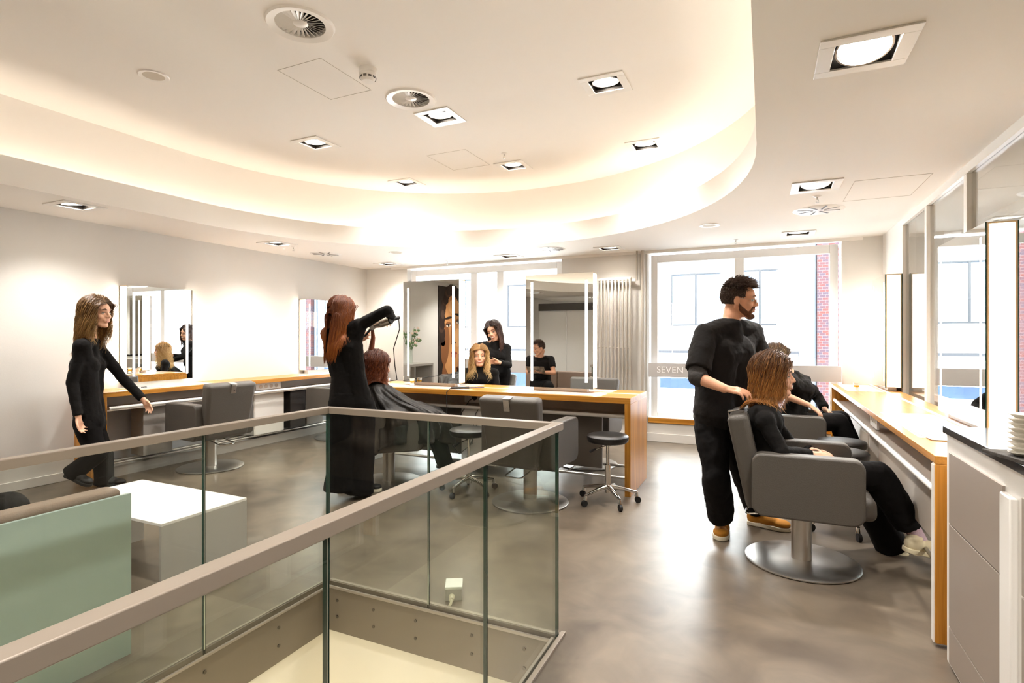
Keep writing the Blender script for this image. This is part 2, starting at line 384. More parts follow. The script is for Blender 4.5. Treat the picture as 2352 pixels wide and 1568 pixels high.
ld = bpy.data.lights.new('stair_fill', 'POINT'); ld.energy = 26; ld.color = (1, .92, .78); ld.shadow_soft_size = .15  # unseen fill light added to brighten the stairwell walls
lo = bpy.data.objects.new('stair_fill', ld); C.objects.link(lo); lo.location = (-1.5, .6, -1.5)

# glass balustrade with flat steel handrail
rl = thing('glass_balustrade', (-1.5, 2.345, 0), 'glass balustrade with taupe steel handrail around the stair opening', 'railing')
ZT, ZB, HW = .97, .936, .022
def rail_seg(x0, x1, y0, y1): return G().box(x0, x1, y0, y1, ZB, ZT)
gx = SX1
rail_seg(gx - HW, gx + HW, SY0, SY1 + HW).build('handrail', M_rail, rl, bevel=.003)
rail_seg(SX0 - HW, SX0 + HW, SY0, SY1 + HW).build('handrail', M_rail, rl, bevel=.003)
rail_seg(SX0 + HW + .001, gx - HW - .001, SY1 - HW, SY1 + HW).build('handrail', M_rail, rl, bevel=.003)
def pane(a, b, fixed, ax):
    g = G(); t = .006
    if ax == 'y': P = [(fixed - t, a), (fixed + t, a), (fixed + t, b), (fixed - t, b)]
    else: P = [(a, fixed - t), (b, fixed - t), (b, fixed + t), (a, fixed + t)]
    z0, z1 = -.02, ZB
    vs = [(x, y, z0) for x, y in P] + [(x, y, z1) for x, y in P]
    big, sml = ((1, 3), (0, 2)) if ax == 'y' else ((0, 2), (1, 3))
    for k in range(4):
        j = (k + 1) % 4; g.add([vs[k], vs[j], vs[j + 4], vs[k + 4]], [(0, 1, 2, 3)], 0 if k in big else 1)
    g.add(vs[4:], [(0, 1, 2, 3)], 1)
    return g.build('glass_panel', [M_glass, M_edge], rl)
for a, b in ((1.642, SY1 - .012), (.902, 1.634), (.155, .894), (-.6, .147), (-1.55, -.608)): pane(a, b, gx, 'y')
for a, b in ((1.60, SY1 - .012), (.86, 1.592), (.12, .852), (-.62, .112), (-1.55, -.628)): pane(a, b, SX0, 'y')
for a, b in ((SX0 + .008, -1.554), (-1.546, SX1 - .008)): pane(a, b, SY1, 'x')
g = G()
g.box(gx - .022, gx - .009, SY0, SY1 - .022, -.055, .002); g.box(gx + .009, gx + .030, SY0, SY1 + .03, -.10, .012)
g.box(SX0 - .022, SX0 - .009, SY0, SY1 + .02, -.055, .004); g.box(SX0 + .009, SX0 + .02, SY0, SY1 - .022, -.03, -.018)
g.box(SX0 + .01, gx - .022, SY1 - .02, SY1 - .009, -.03, -.016); g.box(SX0, gx + .03, SY1 + .009, SY1 + .03, -.055, .002)
g.build('clamp_channel', M_rail, rl, bevel=.002)
js = [(gx - .004, gx + .004, y - .003, y + .003) for y in (1.638, .898, .151)] + [(SX0 - .005, SX0 + .005, y - .003, y + .003) for y in (1.596, .856, .116)]
js += [(-1.5535, -1.5465, SY1 - .005, SY1 + .005), (SX0 - .006, SX0 + .004, SY1 - .008, SY1 + .004), (gx - .006, gx + .006, SY1 - .008, SY1 + .004)]
for q in js: G().box(*q, 0, ZB).build('joint_strip', M_edge2, rl)

# ---------------------------------------------------------------- ceiling fittings
dl_p = []
CUT = {True: G(), False: G()}
def carve(o, g):
    c = g.build('cut', M_dark); md = o.modifiers.new('openings', 'BOOLEAN'); md.object = c; md.solver = 'EXACT'; md.operation = 'DIFFERENCE'
    dg = bpy.context.evaluated_depsgraph_get(); me = bpy.data.meshes.new_from_object(o.evaluated_get(dg)); o.modifiers.clear(); o.data = me
    bpy.data.objects.remove(c, do_unlink=True)
def downlight(loc, tilt, energy, label, group, spot=True, size=.165):
    q_ = size * .66 + .003; CUT[loc[2] < 3].box(loc[0] - q_, loc[0] + q_, loc[1] - q_, loc[1] + q_, loc[2] - .05, loc[2] + .3)
    r = thing('downlight', loc, label, 'ceiling light', group)
    s_, i_ = size, size * .66; g = G(); 
    for a, b, c, d in ((-s_, s_, i_, s_), (-s_, s_, -s_, -i_), (-s_, -i_, -i_, i_), (i_, s_, -i_, i_)): g.box(a, b, c, d, -.008, 0)
    g.build('frame', M_white, r, local=True, bevel=.002)
    g = G(); g.box(-i_, i_, -i_, i_, .055, .06)
    for a, b, c, d in ((-i_ - .004, i_ + .004, i_, i_ + .004), (-i_ - .004, i_ + .004, -i_ - .004, -i_), (-i_ - .004, -i_, -i_, i_), (i_, i_ + .004, -i_, i_)): g.box(a, b, c, d, 0, .06)
    g.build('housing', M_dark, r, local=True)
    M = Matrix.Rotation(tilt, 3, 'X'); R = i_ * .93
    G().lathe([(R * .93, 0), (R, .0), (R, .035), (R * .93, .035)], (0, 0, .014), 32, M=M).build('lamp_ring', M_brush, r, local=True, smooth=True)
    G().lathe([(.001, 0), (R * .9, 0), (R * .9, .004), (.001, .004)], (0, 0, .022), 32, M=M).build('lamp', M_lamp, r, local=True)
    if spot:
        ld = bpy.data.lights.new('downlight_beam', 'SPOT'); ld.energy = energy; ld.color = (1, .965, .92); ld.spot_size = math.radians(125); ld.spot_blend = .9; ld.shadow_soft_size = .07
        lo = bpy.data.objects.new('downlight_beam', ld); C.objects.link(lo); lo.parent = r; lo.location = (0, 0, -.02); lo.rotation_euler = (tilt * .6, 0, 0)
    return r
EL, EH = 44, 52
gl = 'square downlights in the low ceiling'
for x, y, t, lb in ((.36, 2.55, -.25, 'large square downlight nearest the camera, top right of the photo'), (.35, 4.66, -.15, 'square downlight above the sprinkler over the seated clients at the right'),
                    (.335, 6.71, 0, 'square downlight before the window with the brick pier'), (-5.38, 2.69, .15, 'square downlight above the walking woman at the far left'),
                    (-5.34, 4.80, .1, 'square downlight along the left wall between the two wall mirrors'), (-1.79, 6.83, 0, 'square downlight in front of the radiator pillar'),
                    (-3.23, 6.90, 0, 'square downlight before the window over the brunette stylist'), (-5.27, 6.86, 0, 'square downlight in the far left ceiling corner'),
                    (.36, .4, 0, 'square downlight in the low ceiling behind the camera'), (-5.38, .4, 0, 'square downlight over the portrait poster wall'),
                    (.36, -2.6, 0, 'square downlight far behind the camera, right side'), (-5.3, -3, 0, 'square downlight far behind the camera, left side'), (-2.5, -4.9, 0, 'added square downlight at the rear wall, middle'), (-.2, -4.6, 0, 'added square downlight over the rear product shelf'), (-4.4, -5.2, 0, 'added square downlight over the white sliding panels'),  # those by the rear wall are added to brighten what the mirrors show
                    (3.2, 2.2, 0, 'added unseen downlight beyond the glass partition, nearer'), (3.2, 5.0, 0, 'added unseen downlight beyond the glass partition, farther'), (2.0, 3.6, 0, 'added unseen downlight just behind the glass partition')):  # unseen fittings added to brighten the room beyond the glass
    downlight((x, y, LOW), t, EL * (7 if x > 1.5 else .5 if y > 6.7 else .65 if x < -5 else 1), lb, gl)
gh = 'square downlights in the raised oval ceiling'
for x, y, lb in ((-2.51, 3.98, 'square downlight beside the nearer slotted vent in the oval ceiling'), (-1.07, 3.98, 'square downlight at the right in the front row of the oval ceiling'),
                 (-3.96, 4.02, 'square downlight at the left in the front row of the oval ceiling'), (-1.06, 5.41, 'square downlight at the right in the rear row of the oval ceiling'),
                 (-2.50, 5.45, 'square downlight in the middle of the rear row near the sprinkler head'), (-3.95, 5.5, 'square downlight at the left in the rear row of the oval ceiling'),
                 (-1.07, .8, 'square downlight of the oval ceiling right above the camera'), (-3.96, .8, 'square downlight of the oval ceiling above the sofa'), (-1.07, -1.8, 'added square downlight at the rear right of the oval ceiling'), (-3.96, -1.8, 'added square downlight at the rear left of the oval ceiling')):  # rearmost pair added to lift the dim area behind the camera
    downlight((x, y, HIGH), .1, EH * (.55 if y > 5 else 1), lb, gh)

def lv(u, v, z):
    r = A(u, v, 1.0) - Vector((0, 0, EYE)); t = (z - EYE) / r.z; return Vector((0, 0, EYE)) + r * t
g_v = 'round slotted vents in the oval ceiling'
def round_vent(p, label):
    r = thing('ceiling_vent', p, label, 'air vent', g_v); CUT[False].cone((p[0], p[1], p[2] - .05), (p[0], p[1], p[2] + .3), .146, .146, 48)
    G().lathe([(.145, -.004), (.19, -.012), (.2, 0), (.145, 0)], n=48).build('rim', M_white, r, local=True, smooth=True)
    G().lathe([(.001, .03), (.146, .03), (.146, .034), (.001, .034)], n=32).build('backing', M_dark, r, local=True)
    g = G()
    for k in range(28):
        a = 2 * PI * k / 28
        M = Matrix.Rotation(a, 3, 'Z') @ Matrix.Rotation(.55, 3, 'X')
        c = Matrix.Rotation(a, 3, 'Z') @ Vector((.095, 0, .008)); g.obox(c, (.105, .019, .0015), M)
    g.build('vane', M_white, r, local=True)
    G().lathe([(.001, -.006), (.03, -.004), (.045, .004), (.001, .006)], n=24).build('hub', M_white, r, local=True, smooth=True)
round_vent(lv(690, 56, HIGH), 'round slotted vent nearest the camera in the oval ceiling')
round_vent(lv(944, 228, HIGH), 'smaller looking round slotted vent beside the smoke detector')
g_s = 'flat swirl diffusers in the low ceiling'
def swirl(p, label):
    r = thing('swirl_diffuser', p, label, 'air vent', g_s)
    G().lathe([(.001, -.004), (.2, -.004), (.205, 0), (.001, 0)], n=40).build('plate', M_white, r, local=True, smooth=True)
    g = G()
    for k in range(8):
        a = 2 * PI * k / 8 + .2; M = Matrix.Rotation(a, 3, 'Z'); g.obox(M @ Vector((.11, .012, -.005)), (.13, .016, .002), M)
    g.build('slot', M_dark, r, local=True)
swirl(lv(1880, 482, LOW), 'swirl diffuser with eight slots right of the oval ceiling')
swirl(lv(1262, 572, LOW), 'swirl diffuser in front of the radiator pillar')
swirl(lv(748, 583, LOW), 'swirl diffuser along the left wall near the corner')
carve(ceil_low, CUT[True]); carve(ceil_high, CUT[False])
def disc_cover(p, label):
    r = thing('ceiling_speaker', p, label, 'speaker', 'round ceiling speakers')
    G().lathe([(.07, -.004), (.095, -.007), (.1, 0), (.07, 0)], n=36).build('rim', M_white, r, local=True, smooth=True)
    G().lathe([(.001, -.003), (.072, -.003), (.072, 0), (.001, 0)], n=32).build('grille', mat('speaker_grille', '#CFC6B8', .7), r, local=True)
disc_cover(lv(353, 174, HIGH), 'round speaker at the left in the raised oval ceiling')
disc_cover(lv(1630, 517, LOW), 'round speaker in the low ceiling above the standing man')
disc_cover(lv(910, 580, LOW), 'round speaker in the low ceiling above the stylist with the dryer')
p = lv(845, 158, HIGH); r = thing('smoke_detector', p, 'white smoke detector hanging from the oval ceiling', 'smoke detector')
G().lathe([(.001, 0), (.062, 0), (.062, -.03), (.058, -.034), (.058, -.05), (.05, -.075), (.04, -.09), (.001, -.092)], n=32).build('body', M_white, r, local=True, smooth=True)
g = G()
for k in range(10):
    a = 2 * PI * k / 10
    for z in (-.062, -.07): g.obox(Matrix.Rotation(a, 3, 'Z') @ Vector((.055, 0, z)), (.004, .022, .003), Matrix.Rotation(a, 3, 'Z'))
g.build('slot', M_dark, r, local=True)
for u, v, z, lb in ((1158, 352, HIGH, 'sprinkler head in the oval ceiling'), (1877, 450, LOW, 'sprinkler head between downlight and swirl diffuser at the right'), (1690, 549, LOW, 'sprinkler head before the window behind the man'),
                    (1027, 598, LOW, 'sprinkler head before the left window'), (674, 566, LOW, 'sprinkler head near the left wall beside a downlight')):
    r = thing('sprinkler', lv(u, v, z), lb, 'sprinkler', 'ceiling sprinklers')
    G().lathe([(.001, 0), (.032, 0), (.026, -.006), (.012, -.012), (.001, -.012)], n=20).build('rosette', M_white, r, local=True, smooth=True)
    g = G(); g.cone((0, 0, -.01), (0, 0, -.032), .006, .005, 10); g.tube([(-.008, 0, -.03), (-.01, 0, -.04), (0, 0, -.052)], .002, 6); g.tube([(.008, 0, -.03), (.01, 0, -.04), (0, 0, -.052)], .002, 6); g.lathe([(.001, -.052), (.014, -.052), (.014, -.054), (.001, -.054)], n=14)
    g.build('nozzle', M_brush, r, local=True)
for i, (cs, z) in enumerate((([(995, 355), (1072, 345), (1115, 380), (1040, 390)], HIGH), ([(660, 155), (742, 137), (850, 207), (760, 229)], HIGH), ([(1962, 418), (2120, 400), (2100, 440), (1945, 462)], LOW))):
    P = [lv(u, v, z - .001) for u, v in cs]; x0, x1 = min(p.x for p in P), max(p.x for p in P); y0, y1 = min(p.y for p in P), max(p.y for p in P)
    g = G(); t = .0025
    for a, b, c, d in ((x0, x1, y0, y0 + t), (x0, x1, y1 - t, y1), (x0, x0 + t, y0, y1), (x1 - t, x1, y0, y1)): g.box(a, b, c, d, z - .0015, z)
    struct('trim_%d' % (10 + i), g, mat('panel_seam', '#B9AFA0', .8))

# ---------------------------------------------------------------- mirrors with lit sides
def make_mirror(loc, rz, w_, label, group='light-sided salon mirrors', zb=.875, zt=1.965, th=.13, base=True):
    # local: face looks to -y, box occupies y 0..th
    r = thing('lit_mirror', loc, label, 'mirror', group, rz); h = w_ / 2
    G().box(-h + .002, h - .002, .002, th - .002, zb, zt).build('case', mat('champagne_frame', '#C8AC86', .4, metal=.3), r, local=True)
    for y0, y1 in ((-.004, .002), (th - .002, th + .004)):
        gm = G().box(-h, h, y0, y1, zb, zt); gm.m = [1, 1, 0, 0, 1, 1]; gm.build('mirror_glass', [M_mirror, M_edge], r, local=True)
    for s_ in (-1, 1):
        G().box(min(s_ * (h - .012), s_ * (h - .0005)), max(s_ * (h - .012), s_ * (h - .0005)), .012, th - .012, zb + .008, zt - .010).build('side_light', M_lit, r, local=True)
        a = s_ * (h - .065)
        G().box(a - .011, a + .011, -.0055, -.0042, zb + .06, zt - .07).build('light_strip', M_strip, r, local=True)
    g = G(); g.box(-h * .8, h * .8, .03, th - .03, .84, zb); g.build('foot', M_white, r, local=True, bevel=.003)
    return r
make_mirror((-3.235, 4.93, 0), 0, .70, 'lit mirror on the centre table reflecting the portrait poster')
make_mirror((-1.785, 4.93, 0), 0, .68, 'lit mirror on the centre table nearest the radiator')
make_mirror((-5.885, 3.75, 0), -PI / 2, .70, 'lit mirror on the left wall behind the walking woman', zb=.895, zt=1.89)
make_mirror((-5.885, 6.14, 0), -PI / 2, .70, 'lit mirror on the left wall nearest the corner', zb=.89, zt=1.90)
make_mirror((1.06, 6.60, 0), PI / 2, .66, 'lit mirror on the right counter nearest the window')
make_mirror((1.06, 4.08, 0), PI / 2, .86, 'large lit mirror on the right counter nearest the camera')
for r_ in [o for o in C.objects if o.name.startswith('lit_mirror')]:
    if abs(r_.location.x - 1.06) < .001: r_.rotation_euler = (0, 0, -PI / 2)
    if abs(r_.location.x + 5.885) < .001: r_.rotation_euler = (0, 0, PI / 2)

# ---------------------------------------------------------------- centre table
T = .84
t = thing('styling_table', (-2.51, 4.98, 0), 'long oak styling table in the middle of the room under two mirrors', 'table')
X0, X1, Y0, Y1 = -3.99, -1.03, 4.63, 5.33
G().box(X0, X1, Y0, Y1, T - .05, T).build('top', M_oakx, t, bevel=.002)
for a, b in ((X0, X0 + .05), (X1 - .05, X1)): G().box(a, b, Y0, Y1, .0, T - .05).build('end_panel', M_oakz, t, bevel=.002)
for a, b in ((X0 + .05, X0 + .056), (X1 - .056, X1 - .05)): G().box(a, b, Y0 + .03, Y1 - .03, .0, T - .05).build('lining', M_white, t)
for cx_ in (-3.235, -1.785):
    G().box(cx_ - .48, cx_ + .48, Y0 + .05, 4.91, T - .001, T + .0015).build('inlay', mat('white_gloss_inlay', '#F3F0EA', .12), t)
    G().box(cx_ - .48, cx_ + .48, 5.08, Y1 - .05, T - .001, T + .0015).build('inlay', MATS['white_gloss_inlay'], t)
G().box(X0, X1 + .0005, 4.965, 4.995, T - .001, T + .003).build('channel_strip', M_white, t)
G().box(X0 + .06, X1 - .06, 4.78, 5.18, .655, .67).build('shelf', M_beige, t)
G().box(X0 + .06, X1 - .06, 4.97, 4.99, .67, T - .05).build('shelf_back', M_beige, t)
for y in (4.76, 5.2):
    g = G(); g.cone((X0 + .06, y, .662), (X1 - .06, y, .662), .017, .017, 14); g.build('rail', M_white, t, smooth=True)
for y in (4.76, 5.2):
    G().cone((X0 + .06, y, .125), (X1 - .06, y, .125), .013, .013, 14).build('foot_rail', M_brush, t, smooth=True)
g = G()
for x in (-3.6, -3.1, -2.3, -1.65): g.cone((x, 4.76, .125), (x, 5.2, .125), .008, .008, 8)
g.build('cross_bar', M_brush, t)
G().box(-2.78, -2.40, 4.80, 5.16, .09, .655).build('drawer_box', M_white, t, bevel=.003)
for z0, z1 in ((.10, .30), (.304, .5), (.504, .65)): G().box(-2.77, -2.41, 4.792, 4.80, z0, z1).build('drawer_front', M_white, t, bevel=.002)
for x0, x1 in ((-3.92, -3.3), (-3.3, -2.79), (-2.39, -1.37)):
    G().box(x0, x1, 4.965, 4.99, .14, .655).build('modesty_panel', mat('dark_grey_panel', '#6C665F', .4), t)
g = G(); g.box(-2.80, -2.38, 4.90, 4.915, .69, .785); sp = g.build('socket_panel', M_white, t, bevel=.002)
def plug(x, y, z, parent):
    g = G(); g.cone((x, y, z), (x, y - .012, z), .026, .026, 20); g.cone((x, y - .012, z), (x, y - .03, z), .019, .014, 16); return g.build('plug', M_rubber, parent, smooth=True)

# left wall counter
t = thing('wall_counter', (-5.8, 5.1, 0), 'long oak counter fixed along the left wall', 'counter')
LX = -5.58
G().box(WL + .002, LX, 3.0, 7.22, T - .045, T).build('top', M_oaky, t, bevel=.002)
G().box(WL + .002, LX, 3.0, 3.05, 0, T - .045).build('end_panel', M_oakz, t, bevel=.002)
G().box(WL + .002, -5.64, 3.05, 7.22, .655, .668).build('shelf', M_beige, t)
G().box(WL + .002, WL + .02, 3.05, 7.22, .12, .655).build('back_panel', mat('pale_blue_grey_panel', '#BDBFC6', .5), t)
G().cone((LX + .005, 3.06, .69), (LX + .005, 7.2, .69), .016, .016, 14).build('rail', M_white, t, smooth=True)
for x in (-5.72, -5.84): G().cone((x, 3.06, .135), (x, 7.2, .135), .011, .011, 12).build('foot_rail', M_brush, t, smooth=True)
G().box(WL + .002, -5.74, 3.06, 7.2, 0, .1).build('plinth', M_grey, t)
for yy in (4.77, ):
    G().box(-5.98, -5.70, yy, yy + .46, .145, .655).build('drawer_box', M_white, t, bevel=.003)
    for z0, z1 in ((.15, .36), (.364, .56), (.564, .65)): G().box(-5.702, -5.692, yy + .01, yy + .45, z0, z1).build('drawer_front', M_white, t, bevel=.002)
for yy in (3.45, 5.62): G().box(-5.9, -5.70, yy, yy + .3, .16, .655).build('panel', M_grey, t, bevel=.002)
G().box(-5.9, -5.66, 5.3, 5.56, .16, .655).build('bin', M_dark, t, bevel=.002)
sk = G().box(-5.72, -5.70, 4.80, 5.18, .70, .785).build('socket_panel', M_white, t, bevel=.002)
mat('socket_beige', '#CDBFAE', .4)
for k in range(4): G().cone((-5.70, 4.87 + k * .08, .742), (-5.697, 4.87 + k * .08, .742), .024, .024, 18).build('socket', MATS['socket_beige'], sk)
G().box(WL + .003, -5.64, 3.35, 4.2, T - .001, T + .0015).build('inlay', MATS['white_gloss_inlay'], t)
G().box(WL + .003, -5.64, 5.7, 6.6, T - .001, T + .0015).build('inlay', MATS['white_gloss_inlay'], t)

# right counter
t = thing('window_side_counter', (.93, 5, 0), 'long oak counter with mirrors along the glass partition at the right', 'counter')
Q0, Q1 = .68, 1.19
G().box(Q0, Q1, 2.945, 7.05, T - .035, T).build('top', M_oaky, t, bevel=.002)
G().box(Q0, Q1, 2.945, 2.995, .02, T - .035).build('end_panel', M_oakz, t, bevel=.004)
G().box(Q0, Q1, 7.0, 7.05, 0, T - .035).build('end_panel', M_oakz, t, bevel=.004)
G().box(Q0 - .004, Q0 + .002, 2.955, 2.99, .02, T - .04).build('lining', M_white, t)
G().box(Q0 + .06, Q1, 3.0, 7.0, .645, .66).build('shelf', M_beige, t)
G().box(1.0, 1.02, 3.0, 7.0, .66, T - .035).build('shelf_back', M_beige, t)
G().cone((Q0 + .03, 3.0, .665), (Q0 + .03, 7.0, .665), .017, .017, 14).build('rail', M_white, t, smooth=True)
G().box(.80, .82, 3.0, 5.0, .30, .645).build('modesty_panel', M_beige, t)
G().box(.80, .82, 5.42, 7.0, .30, .645).build('modesty_panel', M_grey, t)
G().box(.74, 1.1, 5.0, 5.42, .12, .645).build('drawer_box', M_white, t, bevel=.003)
for z0, z1 in ((.13, .35), (.354, .6)): G().box(.732, .74, 5.01, 5.41, z0, z1).build('drawer_front', M_beige, t, bevel=.002)
sk = G().box(.745, .76, 4.72, 5.0, .685, .79).build('socket_panel', M_white, t, bevel=.002)
for k in range(4): G().cone((.745, 4.76 + k * .065, .74), (.742, 4.76 + k * .065, .74), .02, .02, 16).build('socket', MATS['socket_beige'], sk)
for x in (.86, 1.04): G().cone((x, 3.0, .125), (x, 7.0, .125), .012, .012, 12).build('foot_rail', M_brush, t, smooth=True)
for a, b in ((3.45, 4.5), (6.15, 6.98)): G().box(Q0 + .05, 1.03, a, b, T - .001, T + .0015).build('inlay', MATS['white_gloss_inlay'], t)
G().box(1.04, 1.065, 2.945, 7.05, T - .001, T + .004).build('channel_strip', M_white, t)

# near right cabinet with black worktop
t = thing('drinks_cabinet', (.95, 2.4, 0), 'white and grey cabinet unit at the right edge nearest the camera', 'cabinet')
K0, KY = .70, 2.86
G().box(K0, 1.18, .9, KY, 0, .955).build('carcass', M_white, t, bevel=.002)
for y0, y1 in ((2.245, 2.80), (1.55, 2.10), (.95, 1.5)):
    for z0, z1 in ((.02, .165), (.17, .59), (.595, .885)):
        G().box(K0 - .008, K0, y0, y1, z0, z1).build('drawer_front', M_panelgrey, t, bevel=.001)
    G().box(K0 - .02, K0 + .001, y0 - .10, y0 - .012, .0, .87).build('pull_handle', M_white, t, bevel=.006)
w_ = thing('black_worktop', (1.05, 2.0, .955), 'thin black stone worktop on the cabinet at the right edge', 'worktop')
G().box(K0 - .012, 1.185, .88, KY + .012, .9555, .985).build('slab', M_granite, w_, bevel=.002)
# cup stack on a slate
DP = Vector((.80, 2.32, 1.0)); r_ = Vector((-math.sin(YAW), math.cos(YAW), 0)) + Vector((math.cos(YAW), math.sin(YAW), 0)) * ((2356 - CX) / F_PX) + Vector((0, 0, 1)) * ((HY - 1046) / F_PX); DP = Vector((0, 0, EYE)) + r_ * ((1.0 - EYE) / r_.z)
r = thing('slate_board', (DP.x, DP.y, .985), 'rough slate board under the stack of plates on the black worktop', 'board')
G().obox((DP.x + .03, DP.y, .9915), (.16, .24, .012), Matrix.Rotation(.25, 3, 'Z')).build('slab', M_slate, r, bevel=.002)
for k in range(9):
    z = .998 + k * .0145; rr = .042 + .002 * (k % 2)
    G().lathe([(.001, 0), (rr * .6, 0), (rr, .011), (rr, .0125), (rr * .6, .003), (.001, .003)], (DP.x, DP.y, z), 24).build('glass_dish', M_cup, None, smooth=True)
for k, o in enumerate([o for o in C.objects if o.name.startswith('glass_dish')]):
    tag(o, '%s clear dish of the stack on the slate board' % ('lowest', 'second lowest', 'third lowest', 'fourth lowest', 'middle', 'fourth highest', 'third highest', 'second highest', 'topmost')[k], 'dish', 'stack of clear dishes on the slate')

# ---------------------------------------------------------------- styling chairs
def make_chair(label):
    r = thing('styling_chair', (0, 0, 0), label, 'chair', 'taupe leather styling chairs')
    for s_ in (-1, 1):
        ol_ = []
        for cx_, cz_, a0, rr_ in ((.235, .64, 0, .055), (-.215, .64, 90, .055), (-.205, .40, 180, .065), (.225, .40, 270, .065)):
            for q in range(7): a_ = math.radians(a0 + q * 15); ol_.append((cx_ + rr_ * math.cos(a_), cz_ + rr_ * math.sin(a_)))
        g = G(); g.prism(ol_, 0, .215 if s_ > 0 else -.31, .31 if s_ > 0 else -.215)
        g.build('armrest', M_leather, r, local=True, bevel=.012, seg=3)
    g = G(); g.obox((0, .06, .395), (.42, .60, .13), Matrix.Rotation(.04, 3, 'X')); g.build('seat', M_leather, r, local=True, bevel=.04, seg=4)
    M = Matrix.Rotation(.20, 3, 'X')
    g = G(); o = len(g.v); g.box(-.26, .26, -.06, .06, 0, .56)
    for i in range(o, len(g.v)):
        x, y, z = g.v[i]; k = .86 + .14 * z / .56; g.v[i] = tuple(Vector((0, -.24, .35)) + M @ Vector((x * k, y, z)))
    g.build('backrest', M_leather, r, local=True, bevel=.032, seg=4)
    g = G(); g.obox(Vector((0, -.24, .35)) + M @ Vector((0, -.03, .562)), (.062, .07, .008), M); g.obox(Vector((0, -.24, .35)) + M @ Vector((0, -.063, .51)), (.052, .008, .09), M)
    cl = g.build('headrest_clip', M_brush, r, local=True, bevel=.003)
    G().cone(Vector((0, -.24, .35)) + M @ Vector((0, -.067, .50)), Vector((0, -.24, .35)) + M @ Vector((0, -.078, .50)), .008, .008, 12).build('knob', M_chrome, cl, local=True)
    G().box(-.10, .10, -.10, .12, .32, .352).build('seat_plate', M_rubber, r, local=True)
    G().cone((0, 0, .02), (0, 0, .325), .056, .056, 28).build('column', M_brush, r, local=True, smooth=True)
    G().lathe([(.001, 0), (.305, 0), (.315, .006), (.315, .012), (.30, .02), (.06, .024), (.001, .024)], n=56).build('base_disc', M_brush, r, local=True, smooth=True)
    pts = [(.05, -.03, .305), (.075, -.12, .30), (.075, -.29, .275), (.055, -.305, .272), (-.055, -.305, .272), (-.075, -.29, .275), (-.075, -.12, .30), (-.05, -.03, .305)]
    G().tube(pts, .006, 8).build('pump_lever', M_chrome, r, local=True, smooth=True)
    return r
ch = make_chair('styling chair of the seated woman at the right counter, in front of the standing man')
ch.location = (.205, 3.74, 0); ch.rotation_euler = (0, 0, -PI / 2)
dup(ch, (.18, 5.50, 0), -PI / 2, 'styling chair behind the seated woman, nearer the window')
dup(ch, (-1.75, 4.15, 0), math.radians(-4), 'empty styling chair at the front of the centre table beside the round stool')
dup(ch, (-3.20, 4.17, 0), math.radians(-48), 'styling chair under the caped client')
dup(ch, (-5.25, 3.86, 0), math.radians(84), 'empty styling chair at the left counter behind the white low table')
dup(ch, (-5.25, 5.75, 0), math.radians(90), 'styling chair at the left counter mostly hidden behind the stylist with the dryer')
dup(ch, (-3.02, 5.82, 0), PI + .12, 'styling chair of the blonde client behind the centre table')
dup(ch, (-1.72, 5.66, 0), PI, 'empty styling chair behind the centre table next to the radiator')

# rolling stools
def make_stool(label):
    r = thing('rolling_stool', (0, 0, 0), label, 'stool', 'round black rolling stools')
    G().lathe([(.001, .495), (.15, .495), (.165, .505), (.17, .52), (.17, .545), (.16, .556), (.12, .562), (.001, .563)], n=40).build('seat', M_black, r, local=True, smooth=True)
    g = G(); g.cone((0, 0, .465), (0, 0, .495), .03, .055, 20); g.cone((0, 0, .30), (0, 0, .47), .014, .014, 16); g.cone((0, 0, .08), (0, 0, .31), .025, .025, 20); g.build('gas_lift', M_chrome, r, local=True, smooth=True)
    g = G(); g.tube([(0, -.02, .47), (-.09, -.08, .44)], .005, 8); lv_ = g.build('lever', M_chrome, r, local=True)
    G().cap((-.085, -.076, .442), (-.115, -.10, .428), .008, .012).build('lever_grip', M_rubber, lv_, local=True, smooth=True)
    for k in range(5):
        a = 2 * PI * k / 5 + .35; d = Vector((math.cos(a), math.sin(a), 0))
        G().tube([d * .02 + V(0, 0, .13), d * .12 + V(0, 0, .115), d * .235 + V(0, 0, .088)], [.02, .015, .012], 10).build('foot_arm', M_chrome, r, local=True, smooth=True)
        g = G(); g.cone(d * .235 + V(0, 0, .055), d * .235 + V(0, 0, .09), .018, .012, 14)
        sd = Vector((-d.y, d.x, 0)); c = d * .245 + V(0, 0, .026)
        cs = g.build('caster', M_chrome, r, local=True, smooth=True)
        G().cone(c - sd * .011, c + sd * .011, .026, .026, 18).build('wheel', M_rubber, cs, local=True, smooth=True)
    return r
st = make_stool('round black rolling stool at the right end of the centre table'); st.location = (-1.171, 4.42, 0)
dup(st, (-2.357, 4.20, 0), .5, 'round black rolling stool between the caped client and the empty chair')
dup(st, (.50, 4.50, 0), .9, 'rolling stool just behind the chair of the seated woman')
dup(st, (.55, 4.95, 0), .2, 'rolling stool under the right counter, second behind the seated woman')

